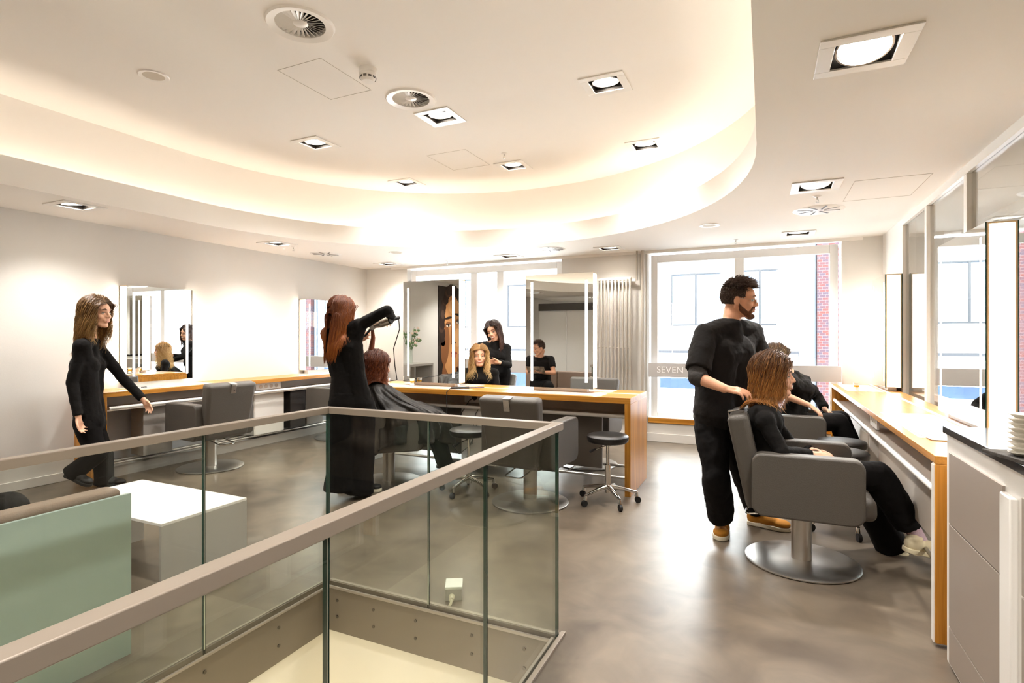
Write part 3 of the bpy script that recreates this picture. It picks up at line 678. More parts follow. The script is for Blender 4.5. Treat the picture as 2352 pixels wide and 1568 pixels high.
# low white table, sofa, junction box
t = thing('low_table', (-3.3, 2.05, 0), 'low white open ended box table behind the glass', 'table')
g = G(); g.box(-3.81, -2.81, 1.79, 2.30, .385, .40); g.build('top', M_white, t, bevel=.0015)
for a, b in ((-3.81, -3.795), (-2.825, -2.81)): G().box(a, b, 1.79, 2.30, 0, .385).build('side_panel', mat('white_side_shaded', '#B4B0A9', .45), t)  # white sides made greyer than the top, their shade put into the colour
t = thing('sofa', (-3.3, .8, 0), 'brown leather corner sofa with frosted green back panel', 'sofa')
G().box(-2.452, -2.435, .2, 1.425, .02, .70).build('back_panel', M_green, t, bevel=.002)
G().box(-2.56, -2.455, .2, 1.40, .12, .725).build('backrest', M_sofa, t, bevel=.02)
G().box(-4.4, -3.51, .1, .26, .12, .725).build('backrest', M_sofa, t, bevel=.02); G().box(-3.50, -2.57, .1, .26, .12, .725).build('backrest', M_sofa, t, bevel=.02)
G().box(-4.4, -3.51, .27, .95, .12, .43).build('seat', M_sofa, t, bevel=.03); G().box(-3.50, -2.57, .27, .95, .12, .43).build('seat', M_sofa, t, bevel=.03)
G().box(-4.38, -2.58, .2, .9, 0, .12).build('plinth', M_dark, t)
t = thing('junction_box', (-1.472, 2.47, 0), 'small grey plastic junction box on the floor beyond the glass', 'junction box')
Mz = Matrix.Rotation(.5, 3, 'Z'); pc = Vector((-1.475, 2.47, 0))
G().obox(pc + V(0, 0, .032), (.085, .10, .06), Mz).build('box', M_grey, t, bevel=.004)
G().obox(pc + V(0, 0, .068), (.09, .105, .014), Mz).build('lid', mat('box_lid', '#D6D6CE', .5), t, bevel=.003)
g = G(); g.cone(pc + Mz @ V(-.01, -.05, .025), pc + Mz @ V(-.01, -.085, .025), .016, .012, 14); g.tube([pc + Mz @ V(-.01, -.08, .025), pc + Mz @ V(-.012, -.095, .012), pc + Mz @ V(-.02, -.097, -.0)], .007, 8)
g.build('cable', mat('cable_cream', '#CFC8AE', .5), t, smooth=True)

# radiator, pipes
t = thing('column_radiator', (-1.8, 7.17, .5), 'tall beige column radiator on the pillar between the windows', 'radiator')
for k in range(10):
    x = -2.03 + k * .0485
    for dy in (-.03, ): G().cap((x, 7.17 + dy, .32), (x, 7.17 + dy, 2.12), .0135).build('column', M_radi, t, smooth=True)
g = G()
for z in (.31, 2.13, 1.22): g.box(-2.03, -1.58, 7.14, 7.2, z - (.008 if 1 < z < 2 else .02), z + (.008 if 1 < z < 2 else .02))
g.build('header', M_radi, t, bevel=.006)
g = G(); g.cone((-1.58, 7.17, 2.10), (-1.53, 7.17, 2.10), .018, .022, 14); g.build('valve', M_white, t, smooth=True)
for x, lb in ((-1.515, 'thin heating pipe beside the radiator'), (-1.44, 'thicker heating pipe at the window edge of the pillar')):
    g = G(); g.cone((x, 7.19, .0 if x > -1.5 else 2.1), (x, 7.19, LOW), .012 if x < -1.5 else .022, .012 if x < -1.5 else .022, 14)
    tag(g.build('heating_pipe', M_radi, None, smooth=True), lb, 'pipe', 'heating pipes')

# glass partition at the right with white frames
t = thing('glass_partition', (1.2, 4, 0), 'white framed glass partition behind the right counter', 'partition')
for y in (6.30, 5.45, 4.48, 3.4, 2.3, 1.2): G().box(1.2, 1.26, y, y + .06, .061, LOW - .061).build('post', M_white, t, bevel=.003)
G().box(1.2, 1.26, -1, 6.36, LOW - .06, LOW).build('head_rail', M_white, t); G().box(1.2, 1.26, -1, 6.36, 0, .06).build('bottom_rail', M_white, t)
for a, b in ((5.51, 6.30), (4.54, 5.45), (3.46, 4.48), (2.36, 3.4), (1.26, 2.3)): G().box(1.226, 1.232, a, b, .06, LOW - .06).build('pane', M_part, t)
g = G()
for x in (1.9, 2.7, 3.5, 4.3): g.box(x, x + .10, -1, WB, LOW - .09, LOW)
struct('trim_6', g, M_ceil)
t = thing('wardrobe', (3.2, 4.8, 0), 'pale cupboard in the room beyond the glass partition', 'cupboard')
G().box(2.6, 3.1, 4.2, 6.2, 0, 2.0).build('body', M_beige, t, bevel=.004)
for y in (4.21, 5.21): G().box(2.585, 2.6, y, y + .98, .05, 1.95).build('door', M_beige, t, bevel=.003)

# ---------------------------------------------------------------- outside
EY = 13.0
t = thing('street_building', (-2, EY, 0), 'bright white building across the street seen through the windows', 'building')
holes = [(-1.92, -.9, 1.65, 2.78), (-.41, .24, 1.65, 2.8), (-6.1, -4.9, 1.65, 2.7), (-8.8, -7.2, 1.65, 2.9), (-4.3, -2.9, 1.65, 2.78), (-2.2, .66, .19, .42), (-6.5, -3, .0, .45)]
G().box(-14, .62, EY, EY + .3, -4, 6.5).build('wall', M_ext, t)
for x0, x1, z0, z1 in holes[:5]:
    G().box(x0, x1, EY - .012, EY - .002, z0, z1).build('window', mat('facade_window_pale', '#6E7A8A', .3), t)
    g = G(); g.box(x0 - .03, x1 + .03, EY - .03, EY - .001, z1, z1 + .03); g.box(x0 - .03, x0, EY - .03, EY - .001, z0, z1); g.box((x0 + x1) / 2 - .02, (x0 + x1) / 2 + .02, EY - .03, EY - .001, z0, z1); g.box(x0 - .03, x1, EY - .03, EY - .001, z0 - .03, z0)
    g.build('window_frame', mat('facade_frame', '#141A22', .5), t)
for x0, x1, z0, z1 in holes[5:]: G().box(x0, x1, EY - .03, EY - .002, z0, z1).build('window', M_extdark, t)
G().box(-14, .66, EY - .1, EY - .001, 1.0, 1.06).build('ledge', mat('ledge_grey', '#20242C', .7), t)
G().box(-2.05, .5, EY - .02, EY - .002, -.9, 0.02).build('shop_window', mat('shop_window', '#6E6468', .3, noise=.4, nscale=1.2), t)
t = thing('corner_building', (1.2, 12.7, 0), 'narrow bay with grey pipe beside the red brick pier across the street', 'building')
G().box(.66, .96, EY - .05, EY + .2, -4, 6.5).build('bay', mat('bay_grey', '#7A8290', .6), t)
G().cone((.94, EY - .1, -4), (.94, EY - .1, 6.5), .045, .045, 12).build('downpipe', mat('zinc_pipe', '#5A6270', .4, metal=.4), t)
t = thing('brick_building', (1.3, 12.7, 0), 'red brick pier of a building across the street', 'building')
G().box(.99, 4.5, EY - .25, EY + .3, -4, 6.5).build('wall', M_brick, t)
struct('ground', G().box(-30, 30, 7.8, 40, -4.1, -4.0), mat('asphalt', '#8A8A8C', .9))

# ---------------------------------------------------------------- things behind the camera that the mirrors show
t = thing('portrait_poster', (WL + .02, -.2, 1.3), 'tall printed portrait of a dark haired face on the left wall', 'poster')
PY0, PY1 = .41, -.79
G().box(WL + .002, WL + .02, PY1, PY0, .3, 2.41).build('board', mat('poster_dark', '#2A211C', .6, noise=.5, nscale=6), t)
def blob(name, cy_, cz, ry, rz_, m, x=.022, rot=0, par=None):
    g = G(); n = 36; vs = [(WL + x, cy_ + ry * math.cos(a) * math.cos(rot) - rz_ * math.sin(a) * math.sin(rot), cz + ry * math.cos(a) * math.sin(rot) + rz_ * math.sin(a) * math.cos(rot)) for a in [2 * PI * i / n for i in range(n)]]
    vs2 = [(v[0] - .002, v[1], v[2]) for v in vs]
    g.add(vs + vs2, [tuple(range(n)), tuple(range(2 * n - 1, n - 1, -1))] + [(i, (i + 1) % n, n + (i + 1) % n, n + i) for i in range(n)]); return g.build(name, m, t)
M_pf = mat('print_skin', '#D69A62', .6, noise=.25, nscale=1.5); M_pd = mat('print_dark', '#2B1B14', .6); M_pl = mat('print_lip', '#A04C3C', .6); M_pw = mat('print_eye_white', '#E8D8C8', .5)
M_ps = mat('print_shade', '#8E5A34', .6); M_ph = mat('print_light', '#E6B07A', .6)
blob('printed_face', -.14, 1.38, .45, .86, M_pf); blob('printed_neck', -.02, .55, .30, .45, M_ps, .0215)
blob('printed_cheek_shade', .16, 1.2, .16, .42, M_ps, .0235, .12); blob('printed_brow_light', -.2, 2.0, .24, .16, M_ph, .0235); blob('printed_cheek_light', -.34, 1.35, .12, .2, M_ph, .0235)
for yy, zz in ((.04, 1.60), (-.36, 1.68)):
    blob('printed_lid', yy, zz + .02, .115, .06, M_ps, .0245, -.1); blob('printed_eye', yy, zz, .088, .030, M_pw, .0255, -.1); blob('printed_iris', yy - .01, zz + .002, .032, .031, M_pd, .0265); blob('printed_lash', yy, zz + .03, .10, .013, M_pd, .0275, -.1); blob('printed_brow', yy + .0, zz + .16, .14, .026, M_pd, .0255, -.18 if yy > 0 else .1)
blob('printed_nose_shade', -.10, 1.42, .045, .22, M_ps, .0245, .08); blob('printed_nose_light', -.19, 1.4, .035, .2, M_ph, .0245, .05); blob('printed_nostril', -.12, 1.22, .03, .014, M_pd, .0265); blob('printed_nostril', -.23, 1.24, .028, .013, M_pd, .0265)
blob('printed_lips', -.19, 1.02, .13, .035, M_pl, .025, .06); blob('printed_lips', -.18, .965, .11, .04, mat('print_lip_light', '#C06A54', .6), .0255, .06)
for k in range(4): blob('printed_finger', -.60 + k * .07, .92 - k * .04, .032, .22, M_pf if k % 2 else M_ph, .0275 + .0004 * k, .3)
random.seed(3)
for k in range(44):
    a = PI * (-.12 + 1.24 * k / 43); rr_ = 1 + .1 * random.random(); blob('printed_curl', -.17 + .44 * rr_ * math.cos(a), 1.55 + .78 * rr_ * math.sin(a), .07 + .04 * random.random(), .07 + .03 * random.random(), M_pd if k % 4 else mat('print_curl_light', '#4A3428', .6), .0235 + .0002 * (k % 9))
t = thing('reception_shelf', (-5.8, 1.6, 0), 'grey shelf unit against the left wall, left of the photo', 'shelf')
G().box(WL + .02, -5.62, 1.19, 1.95, .84, .88).build('top', M_grey, t); G().box(WL + .02, -5.62, 1.19, 1.22, .09, .84).build('side_panel', M_grey, t); G().box(WL + .02, -5.62, 1.92, 1.95, .09, .84).build('side_panel', M_grey, t)
t = thing('flower_vase', (-5.85, 1.62, .88), 'clear vase with pale flowers on the grey shelf unit', 'vase')
G().lathe([(.001, .88), (.05, .88), (.055, .9), (.05, 1.1), (.06, 1.14), (.001, 1.139)], (-5.85, 1.62, 0), 24).build('vase', mat('vase_glass', '#C9D2C8', .1), t, smooth=True)
random.seed(5); g1, g2 = G(), G()
for k in range(26):
    a = random.random() * 2 * PI; rr = .05 + .14 * random.random(); h = 1.25 + .3 * random.random(); p = V(-5.85 + rr * math.cos(a), 1.62 + rr * math.sin(a), h)
    g1.tube([(-5.85, 1.62, 1.0), tuple((V(-5.85, 1.62, 1.1) * .6 + p * .4)), p], .003, 5); g1.ell(p + V(.02, .01, -.05), (.03, .012, .02), n=8, k=5)
    if k % 2: g2.ell(p, (.028, .028, .022), n=8, k=6)
g1.build('stem', mat('leaf_green', '#5E7A4A', .6), t); g2.build('bloom', mat('bloom_pale', '#E9D2C2', .6), t)
t = thing('dark_pillar', (-1.9, -4, 0), 'dark panelled pillar with oak frame at the back of the salon', 'pillar')
G().box(-3.2, -2.1, -4.4, -4.0, 0, 2.4).build('panel', mat('dark_brown_panel', '#4A3C34', .3), t); G().box(-3.32, -3.2, -4.42, -3.98, 0, 2.4).build('oak_frame', M_oakz, t)
t = thing('product_shelf', (-.8, -5.5, 0), 'shelf with white bottles at the back of the salon', 'shelf')
G().box(-1.9, .8, -5.8, -5.4, .9, .94).build('board', M_dark, t); G().box(-1.9, .8, -5.8, -5.4, 0, .9).build('cupboard', mat('rear_grey', '#857C74', .5), t)
for k in range(8):
    o = G().lathe([(.001, 0), (.04, 0), (.04, .16), (.018, .2), (.016, .24), (.001, .24)], (-1.7 + k * .3, -5.6, .94), 16).build('bottle', mat('white_bottle', '#E8E0D6', .4), None, smooth=True); tag(o, '%s white bottle from the dark pillar on the rear shelf' % ('first', 'second', 'third', 'fourth', 'fifth', 'sixth', 'seventh', 'last')[k], 'bottle', 'bottles on the rear shelf')
t = thing('white_partition', (-4, -4.5, 0), 'white frosted sliding panels at the back of the salon', 'partition')
for k in range(3): G().box(-5.8 + k * .83, -5.0 + k * .83, -4.6 + .02 * k, -4.57 + .02 * k, 0, 2.1).build('panel', M_white, t, bevel=.002)
G().box(-5.8, -3.3, -4.6, -4.5, 2.1, 2.3).build('track', mat('track_dark', '#4A443E', .5), t)

# ---------------------------------------------------------------- small things on the tables
def cup(p, label, liquid):
    r = thing('tea_glass', p, label, 'glass', 'small glasses with amber drink')
    G().lathe([(.001, 0), (.022, 0), (.026, .004), (.018, .03), (.03, .075), (.0285, .075), (.016, .032), (.02, .006), (.001, .006)], n=24).build('glass', mat('cup_glass', '#EFE9DF', .1), r, local=True, smooth=True)
    G().lathe([(.001, .0322), (.0245, .034), (.0245, .05), (.001, .05)], n=20).build('drink', liquid, r, local=True)
M_amber = mat('amber_drink', '#D9A01E', .15)
def ontable(u, v, z=T + .002): 
    r = A(u, v, 1.0) - Vector((0, 0, EYE)); tt = (z - EYE) / r.z; return Vector((0, 0, EYE)) + r * tt
cup(ontable(1967, 896), 'small glass of amber drink on the right counter near the window', M_amber)
p = V(-3.42, 4.86, T + .002)
cup(p, 'small glass of amber drink in front of the portrait mirror', M_amber)
cup(V(-3.70, 4.80, T + .002), 'small pale glass on the centre table right of the dryer cord', mat('pale_drink', '#E8DCC4', .2))
t = thing('curling_iron', (-2.70, 4.72, T), 'slim curling iron lying on the front edge of the centre table', 'curling iron')
c0, c1 = V(-2.82, 4.665, T + .016), V(-2.52, 4.80, T + .022)
G().tube([c0, c0.lerp(c1, .55)], [.011, .012], 12).build('handle', M_rubber, t, smooth=True); G().tube([c0.lerp(c1, .55), c1], [.009, .006], 12).build('barrel', mat('iron_barrel', '#6B5C60', .3, metal=.6), t, smooth=True)
G().tube([c0, V(-2.84, 4.615, T - .02), V(-2.83, 4.60, .6), V(-2.80, 4.60, .35), V(-2.70, 4.62, .22), V(-2.62, 4.7, .3), V(-2.6, 4.8, .5), V(-2.58, 4.86, .72)], .004, 6).build('cord', M_rubber, t, smooth=True)
for x, lb in ((-2.68, 'left black plug in the table socket'), (-2.52, 'right black plug in the table socket')):
    r = thing('power_plug', (x, 4.895, .74), lb, 'plug', 'plugs in the table socket'); plug(x, 4.898, .742, r)
    G().tube([(x, 4.868, .742), (x - .02, 4.82, .72), (x - .08, 4.77, .6), (x - .10, 4.75, .45), (x - .11, 4.75, .3)], .0035, 6).build('cord', M_rubber, r, smooth=True)
# papers and combs
def paper(c, sz, rz, label, z=T + .0025):
    o = G().obox(V(c[0], c[1], z + .002), (sz[0], sz[1], .003), Matrix.Rotation(rz, 3, 'Z')).build('paper_mat', mat('paper_white', '#F4F1EA', .5)); tag(o, label, 'mat', 'white work mats on the counters')
paper((-5.75, 3.55), (.16, .3), .1, 'white work mat on the left counter under the scissors')
paper((.87, 3.55), (.24, .32), .1, 'white work mat with scissors on the right counter')
def scissors(c, rz, label, z):
    r = thing('hair_scissors', (c[0], c[1], z), label, 'scissors', 'hair scissors', rz)
    g = G(); g.tube([(0, 0, .003), (.09, .012, .003)], [.004, .001], 6); g.tube([(0, 0, .003), (.09, -.006, .003)], [.004, .001], 6); g.build('blade', M_chrome, r, local=True)
    g = G()
    for s_ in (-1, 1):
        g.tube([(-.035 + .013 * math.cos(a), s_ * .016 + .013 * math.sin(a), .004) for a in [2 * PI * i / 14 for i in range(14)]], .0032, 6, closed=True)
        g.tube([(0, 0, .004), (-.024, s_ * .011, .004)], .003, 6)
    g.build('finger_ring', M_rubber, r, local=True)
scissors((.93, 3.47), 2.4, 'scissors with dark rings on the right counter mat', T + .0065)
scissors((-5.72, 3.50), .4, 'scissors with dark rings on the left counter mat', T + .0065)
#PEOPLE

# ---------------------------------------------------------------- people
FW = Vector((-math.sin(YAW), math.cos(YAW), 0)); RT = Vector((math.cos(YAW), math.sin(YAW), 0)); UP = Vector((0, 0, 1))
def D(u, v, d): return Vector((0, 0, EYE)) + (FW + RT * ((u - CX) / F_PX) + UP * ((HY - v) / F_PX)) * d
def nrm(x): return Vector(x).normalized()

def hair_mat(name, root, tip, hi, rough=.42):
    m = bpy.data.materials.new(name); m.use_nodes = True; nt = m.node_tree; b = nt.nodes['Principled BSDF']; b.inputs['Roughness'].default_value = rough
    at = nt.nodes.new('ShaderNodeAttribute'); at.attribute_name = 'strand'; sp = nt.nodes.new('ShaderNodeSeparateColor'); nt.links.new(at.outputs['Color'], sp.inputs[0])
    m1 = nt.nodes.new('ShaderNodeMix'); m1.data_type = 'RGBA'; m1.inputs['A'].default_value = lin(root); m1.inputs['B'].default_value = lin(tip); nt.links.new(sp.outputs[1], m1.inputs['Factor'])
    m2 = nt.nodes.new('ShaderNodeMix'); m2.data_type = 'RGBA'; m2.inputs['B'].default_value = lin(hi); nt.links.new(m1.outputs['Result'], m2.inputs['A'])
    mr = nt.nodes.new('ShaderNodeMapRange'); mr.inputs[1].default_value = .35; mr.inputs[2].default_value = 1; mr.inputs[4].default_value = .75; nt.links.new(sp.outputs[0], mr.inputs[0]); mm = nt.nodes.new('ShaderNodeMath'); mm.operation = 'MULTIPLY'; ma = nt.nodes.new('ShaderNodeMath'); ma.operation = 'MULTIPLY_ADD'; ma.inputs[1].default_value = 1.1; ma.inputs[2].default_value = .12; nt.links.new(sp.outputs[1], ma.inputs[0]); nt.links.new(mr.outputs[0], mm.inputs[0]); nt.links.new(ma.outputs[0], mm.inputs[1]); nt.links.new(mm.outputs[0], m2.inputs['Factor'])
    nt.links.new(m2.outputs['Result'], b.inputs['Base Color']); return m
HM = {'auburn': hair_mat('hair_auburn', '#6A3416', '#9A5220', '#C87830'), 'balayage': hair_mat('hair_balayage', '#573822', '#B87636', '#E0A860'),
      'brown': hair_mat('hair_brown', '#33211A', '#4A2C20', '#6A4230'), 'redbrown': hair_mat('hair_redbrown', '#4C2415', '#7A3E22', '#A05C34'),
      'blonde': hair_mat('hair_blonde', '#A87C42', '#E2BE80', '#F0D8A4'), 'darkblonde': hair_mat('hair_dark_blonde', '#5A4028', '#A07A46', '#B88E54'),
      'short': hair_mat('hair_short_brown', '#33241C', '#4E382A', '#5E4636', .6), 'beard': hair_mat('beard_brown', '#6A3E26', '#7E4C2E', '#8E5A38', .7),
      'twotone': hair_mat('hair_dark_to_blonde', '#3A2A22', '#D0A462', '#C09050')}

def hair(parent, c, f, u, k, L, n, mt, seed=1, part=0.0, wave=.0, spread=.0, push=(), r=.0035, back=.35, vol=.016, face_open=.28, sway=(0, 0, 0)):
    rnd = random.Random(seed); s = f.cross(u).normalized(); u = s.cross(f).normalized()
    o = c + u * .03 * k - f * .012 * k; R3 = (.079 * k, .097 * k, .095 * k)
    def loc(p): q = p - o; return q.dot(s), q.dot(f), q.dot(u)
    def wld(a): return o + s * a[0] + f * a[1] + u * a[2]
    vs, fs, col = [], [], []
    # scalp shell
    nn, kk = 28, 18; b0 = 0; keep = {}
    for i in range(kk + 1):
        ph = PI * i / kk * .80
        for j in range(nn):
            t = 2 * PI * j / nn; d = (math.sin(ph) * math.cos(t), math.sin(ph) * math.sin(t), math.cos(ph))
            vs.append(wld([d[q] * R3[q] * 1.05 for q in range(3)])); col.append((.2, .1, 0, 1)); keep[i * nn + j] = not (d[1] > .42 and d[2] < .50) and not (d[1] > .12 and d[2] < -.25)
    for i in range(kk):
        for j in range(nn):
            q = (i * nn + j, (i + 1) * nn + j, (i + 1) * nn + (j + 1) % nn, i * nn + (j + 1) % nn)
            if all(keep[x] for x in q): fs.append(q)
    K = 14; n = int(n * 3.2); r = r * .46
    for q in range(n):
        while 1:
            d = nrm((rnd.gauss(0, 1), rnd.gauss(0, 1), rnd.gauss(0, 1)))
            if d.z < -.45 or (d.y > .45 and d.z < .42) or (d.y > .1 and d.z < -.1): continue
            break
        sg = 1 if d.x > part else -1
        lay = rnd.random(); p = Vector([d[i] * R3[i] * 1.03 for i in range(3)])
        ln = L * (.78 + .3 * rnd.random()) if d.z < .6 or L > .2 else L * (.9 + .2 * rnd.random())
        st = ln / K; vel = Vector((sg * .55, -back, .1)); vel = vel - Vector(d) * vel.dot(Vector(d)); pts = []; a0 = rnd.random() * 6.28; rv = rnd.random(); fr = 5 + 3 * rnd.random()
        g_ = Vector((s.z, f.z, u.z)) * -1.0 + Vector((0, -.05, 0))
        wx, wy = rnd.gauss(0, 1), rnd.gauss(0, 1)
        for i in range(K + 1):
            t = i / K
            off = Vector((math.sin(a0 + fr * t * 2), math.cos(a0 + fr * t * 2), 0)) * (wave * t)
            pts.append(p + off)
            vel = nrm(vel * .55 + g_ * (.25 + .6 * t) + Vector((sway[0], sway[1], sway[2])) * t + Vector((wx, wy, 0)) * spread * t)
            p = p + vel * st
            e = Vector([p[i] / (R3[i] * (1.05) + vol * (.35 + lay)) for i in range(3)])
            if e.length < 1: p = Vector([x / max(e.length, .3) for x in p])
            if p.z < .02:
                lim = 1.06 + vol * 9 * (.35 + .65 * lay) + spread * t * 1.5; rd_ = math.hypot(p.x / R3[0], p.y / R3[1])
                if rd_ > lim: p.x *= 1 - .5 * (1 - lim / rd_); p.y *= 1 - .5 * (1 - lim / rd_)
            if p.y > face_open * R3[1] and -.16 * k < p.z < .045 * k and abs(p.x) < .066 * k: p.x = (.066 + .012 * lay) * k * (1 if p.x > 0 else -1) if abs(p.x) > .001 else sg * .066 * k
            pw = wld(p)
            for cc, rr in push:
                dd = pw - cc
                if dd.length < rr + .012 * lay: pw = cc + dd.normalized() * (rr + .012 * lay)
            p = Vector(loc(pw))
        base = len(vs); P = [wld(x) for x in pts]
        for i, x in enumerate(P):
            dd = (P[min(i + 1, K)] - P[max(i - 1, 0)]); a, b2, _ = frame(dd if dd.length > 1e-6 else UP)
            rr = r * (1.0 if i < K - 4 else (K - i + .6) / 5)
            for m_ in range(3):
                an = 2 * PI * m_ / 3; vs.append(x + a * rr * math.cos(an) * 1.5 + b2 * rr * math.sin(an)); col.append((rv, min(1, (i / K * 1.1) ** 1.7), 0, 1))
        for i in range(K):
            for m_ in range(3):
                fs.append((base + i * 3 + m_, base + i * 3 + (m_ + 1) % 3, base + (i + 1) * 3 + (m_ + 1) % 3, base + (i + 1) * 3 + m_))
    g = G(); g.add(vs, fs); ob = g.build('hair', HM[mt], parent, smooth=True, autosm=False)
    ca = ob.data.color_attributes.new('strand', 'FLOAT_COLOR', 'POINT')
    for i, x in enumerate(col): ca.data[i].color = x
    return ob

def short_hair(parent, c, f, u, k, n, mt, seed=2, ln=.045, name='hair', region='top'):
    rnd = random.Random(seed); s = f.cross(u).normalized(); u = s.cross(f).normalized(); o = c + u * .03 * k - f * .012 * k; R3 = (.076 * k, .094 * k, .092 * k)
    vs, fs, col = [], [], []
    def wld(a): return o + s * a[0] + f * a[1] + u * a[2]
    nn, kk = 28, 18; keep = {}
    for i in range(kk + 1):
        ph = PI * i / kk * .82
        for j in range(nn):
            t = 2 * PI * j / nn; d = (math.sin(ph) * math.cos(t), math.sin(ph) * math.sin(t), math.cos(ph))
            vs.append(wld([d[q] * R3[q] * 1.045 for q in range(3)])); col.append((.3, .3, 0, 1)); keep[i * nn + j] = not (d[1] > .50 and d[2] < .55) and not (d[1] > -.05 and d[2] < -.22) and d[2] > -.68
    for i in range(kk):
        for j in range(nn):
            q = (i * nn + j, (i + 1) * nn + j, (i + 1) * nn + (j + 1) % nn, i * nn + (j + 1) % nn)
            if all(keep[x] for x in q): fs.append(q)
    for q in range(n):
        while 1:
            d = nrm((rnd.gauss(0, 1), rnd.gauss(0, 1), rnd.gauss(0, 1)))
            if d.z < -.6 or (d.y > .5 and d.z < .5) or (d.y > 0 and d.z < -.15): continue
            break
        top = max(0, min(1, (d.z - .25) * 2)); L = ln * (.28 + .8 * top) * (.7 + .6 * rnd.random())
        p = Vector([d[i] * R3[i] * 1.02 for i in range(3)]); v = nrm(Vector(d) * (.35 + .5 * top) + Vector((rnd.gauss(0, .25), .12 * top - .1 + rnd.gauss(0, .25), -.5 + .8 * top)))
        base = len(vs); rv = rnd.random()
        for i in range(3):
            x = wld(p + v * L * i / 2 + Vector((0, .006, -.004)) * (i * i) * top); a, b2, _ = frame(s * v.x + f * v.y + u * v.z); rr = .0032 * (1 - .36 * i)
            for m_ in range(3):
                an = 2 * PI * m_ / 3; vs.append(x + a * rr * math.cos(an) + b2 * rr * math.sin(an)); col.append((rv, i / 2, 0, 1))
        for i in range(2):
            for m_ in range(3): fs.append((base + i * 3 + m_, base + i * 3 + (m_ + 1) % 3, base + (i + 1) * 3 + (m_ + 1) % 3, base + (i + 1) * 3 + m_))
    g = G(); g.add(vs, fs); ob = g.build(name, HM[mt], parent, smooth=True, autosm=False)
    ca = ob.data.color_attributes.new('strand', 'FLOAT_COLOR', 'POINT')
    for i, x in enumerate(col): ca.data[i].color = x
    return ob

def head_prims(g, c, f, u, k, nek, neckr, male):
    s = f.cross(u).normalized(); u = s.cross(f).normalized(); M = Matrix((s, f, u)).transposed()
    P = lambda a, b, d: c + (s * a + f * b + u * d) * k
    E_ = lambda a, b, d, r: g.ell(P(a, b, d), [x * k for x in r], M, 20, 14)
    E_(0, -.012, .03, (.074, .093, .09)); E_(0, .028, -.03, (.058, .062, .078)); E_(0, .03, .03, (.062, .062, .06))
    jw = 1.06 if male else .97
    for a in (-1, 1):
        g.cap(P(a * .052 * jw, -.005, -.045), P(a * .022 * jw, .062, -.098), .019 * k, .017 * k); E_(a * .038, .062, -.028, (.024, .022, .022)); E_(a * .077, -.010, -.012, (.008, .019, .031)); E_(a * .079, -.006, -.03, (.006, .01, .012))
        g.cap(P(a * .012, .084, .026), P(a * .042, .070, .026), .010 * k, .010 * k)
    E_(0, .070, -.098, (.026, .020, .018)); g.cap(P(0, .086, .012), P(0, .107, -.026), .008 * k, .0105 * k)
    for a in (-1, 1): E_(a * .011, .096, -.03, (.009, .010, .008))
    E_(0, .082, -.056, (.030, .016, .022)); E_(0, .045, -.085, (.04, .04, .022))
    g.cap(nek, P(0, -.03, -.06), neckr * 1.08, neckr); g.cap(P(0, -.02, -.05), P(0, .02, -.08), .045 * k, .03 * k)
    return P, M, s

def face_parts(parent, P, M, s, k, smile=True, brow='short', glasses=False):
    for a in (-1, 1):
        e = G().ell(P(a * .031, .0765, -.002), (.0135 * k, .0095 * k, .0062 * k), M, 14, 10).build('eye', M_eye, parent, smooth=True)
        G().ell(P(a * .031, .0835, -.002), (.0052 * k, .0032 * k, .0052 * k), M, 12, 8).build('iris', M_iris, e, smooth=True)
        e2 = G().tube([P(a * .013, .096, .024), P(a * .030, .093, .031), P(a * .048, .078, .024)], [.0026 * k, .0036 * k, .0018 * k], 6).build('eyebrow', mat('eyebrow_hair', '#5A4030', .8), parent, smooth=True)
        G().tube([P(a * .018, .0855, .000), P(a * .031, .0885, .0055), P(a * .046, .078, .000)], .0018 * k, 5).build('eyelash', M_iris, e, smooth=True)
    w = .027 if smile else .021; up = .008 if smile else 0
    if smile: G().ell(P(0, .0945, -.0585), (.021 * k, .0065 * k, .0065 * k), M, 14, 8).build('teeth', M_teeth, parent, smooth=True)
    G().tube([P(-w, .083, -.057 + up), P(-.012, .0955, -.0525), P(0, .099, -.0525), P(.012, .0955, -.0525), P(w, .083, -.057 + up)], [.0015 * k, .0034 * k, .003 * k, .0034 * k, .0015 * k], 8).build('upper_lip', M_lips, parent, smooth=True)
    G().tube([P(-w, .083, -.057 + up), P(-.012, .094, -.0665), P(0, .0965, -.069), P(.012, .094, -.0665), P(w, .083, -.057 + up)], [.0015 * k, .0042 * k, .0046 * k, .0042 * k, .0015 * k], 8).build('lower_lip', M_lips, parent, smooth=True)
    if glasses:
        g = G()
        for a in (-1, 1):
            g.tube([P(a * .031 + .021 * math.cos(t), .101, -.003 + .017 * math.sin(t)) for t in [2 * PI * i / 20 for i in range(20)]], .0011 * k, 5, closed=True)
            g.tube([P(a * .052, .10, .003), P(a * .073, .06, .003), P(a * .078, -.005, .004)], .0013 * k, 5)
        g.tube([P(-.010, .101, 0), P(0, .108, .003), P(.010, .101, 0)], .0012 * k, 5)
        g.build('spectacles', M_brush, parent, smooth=True)

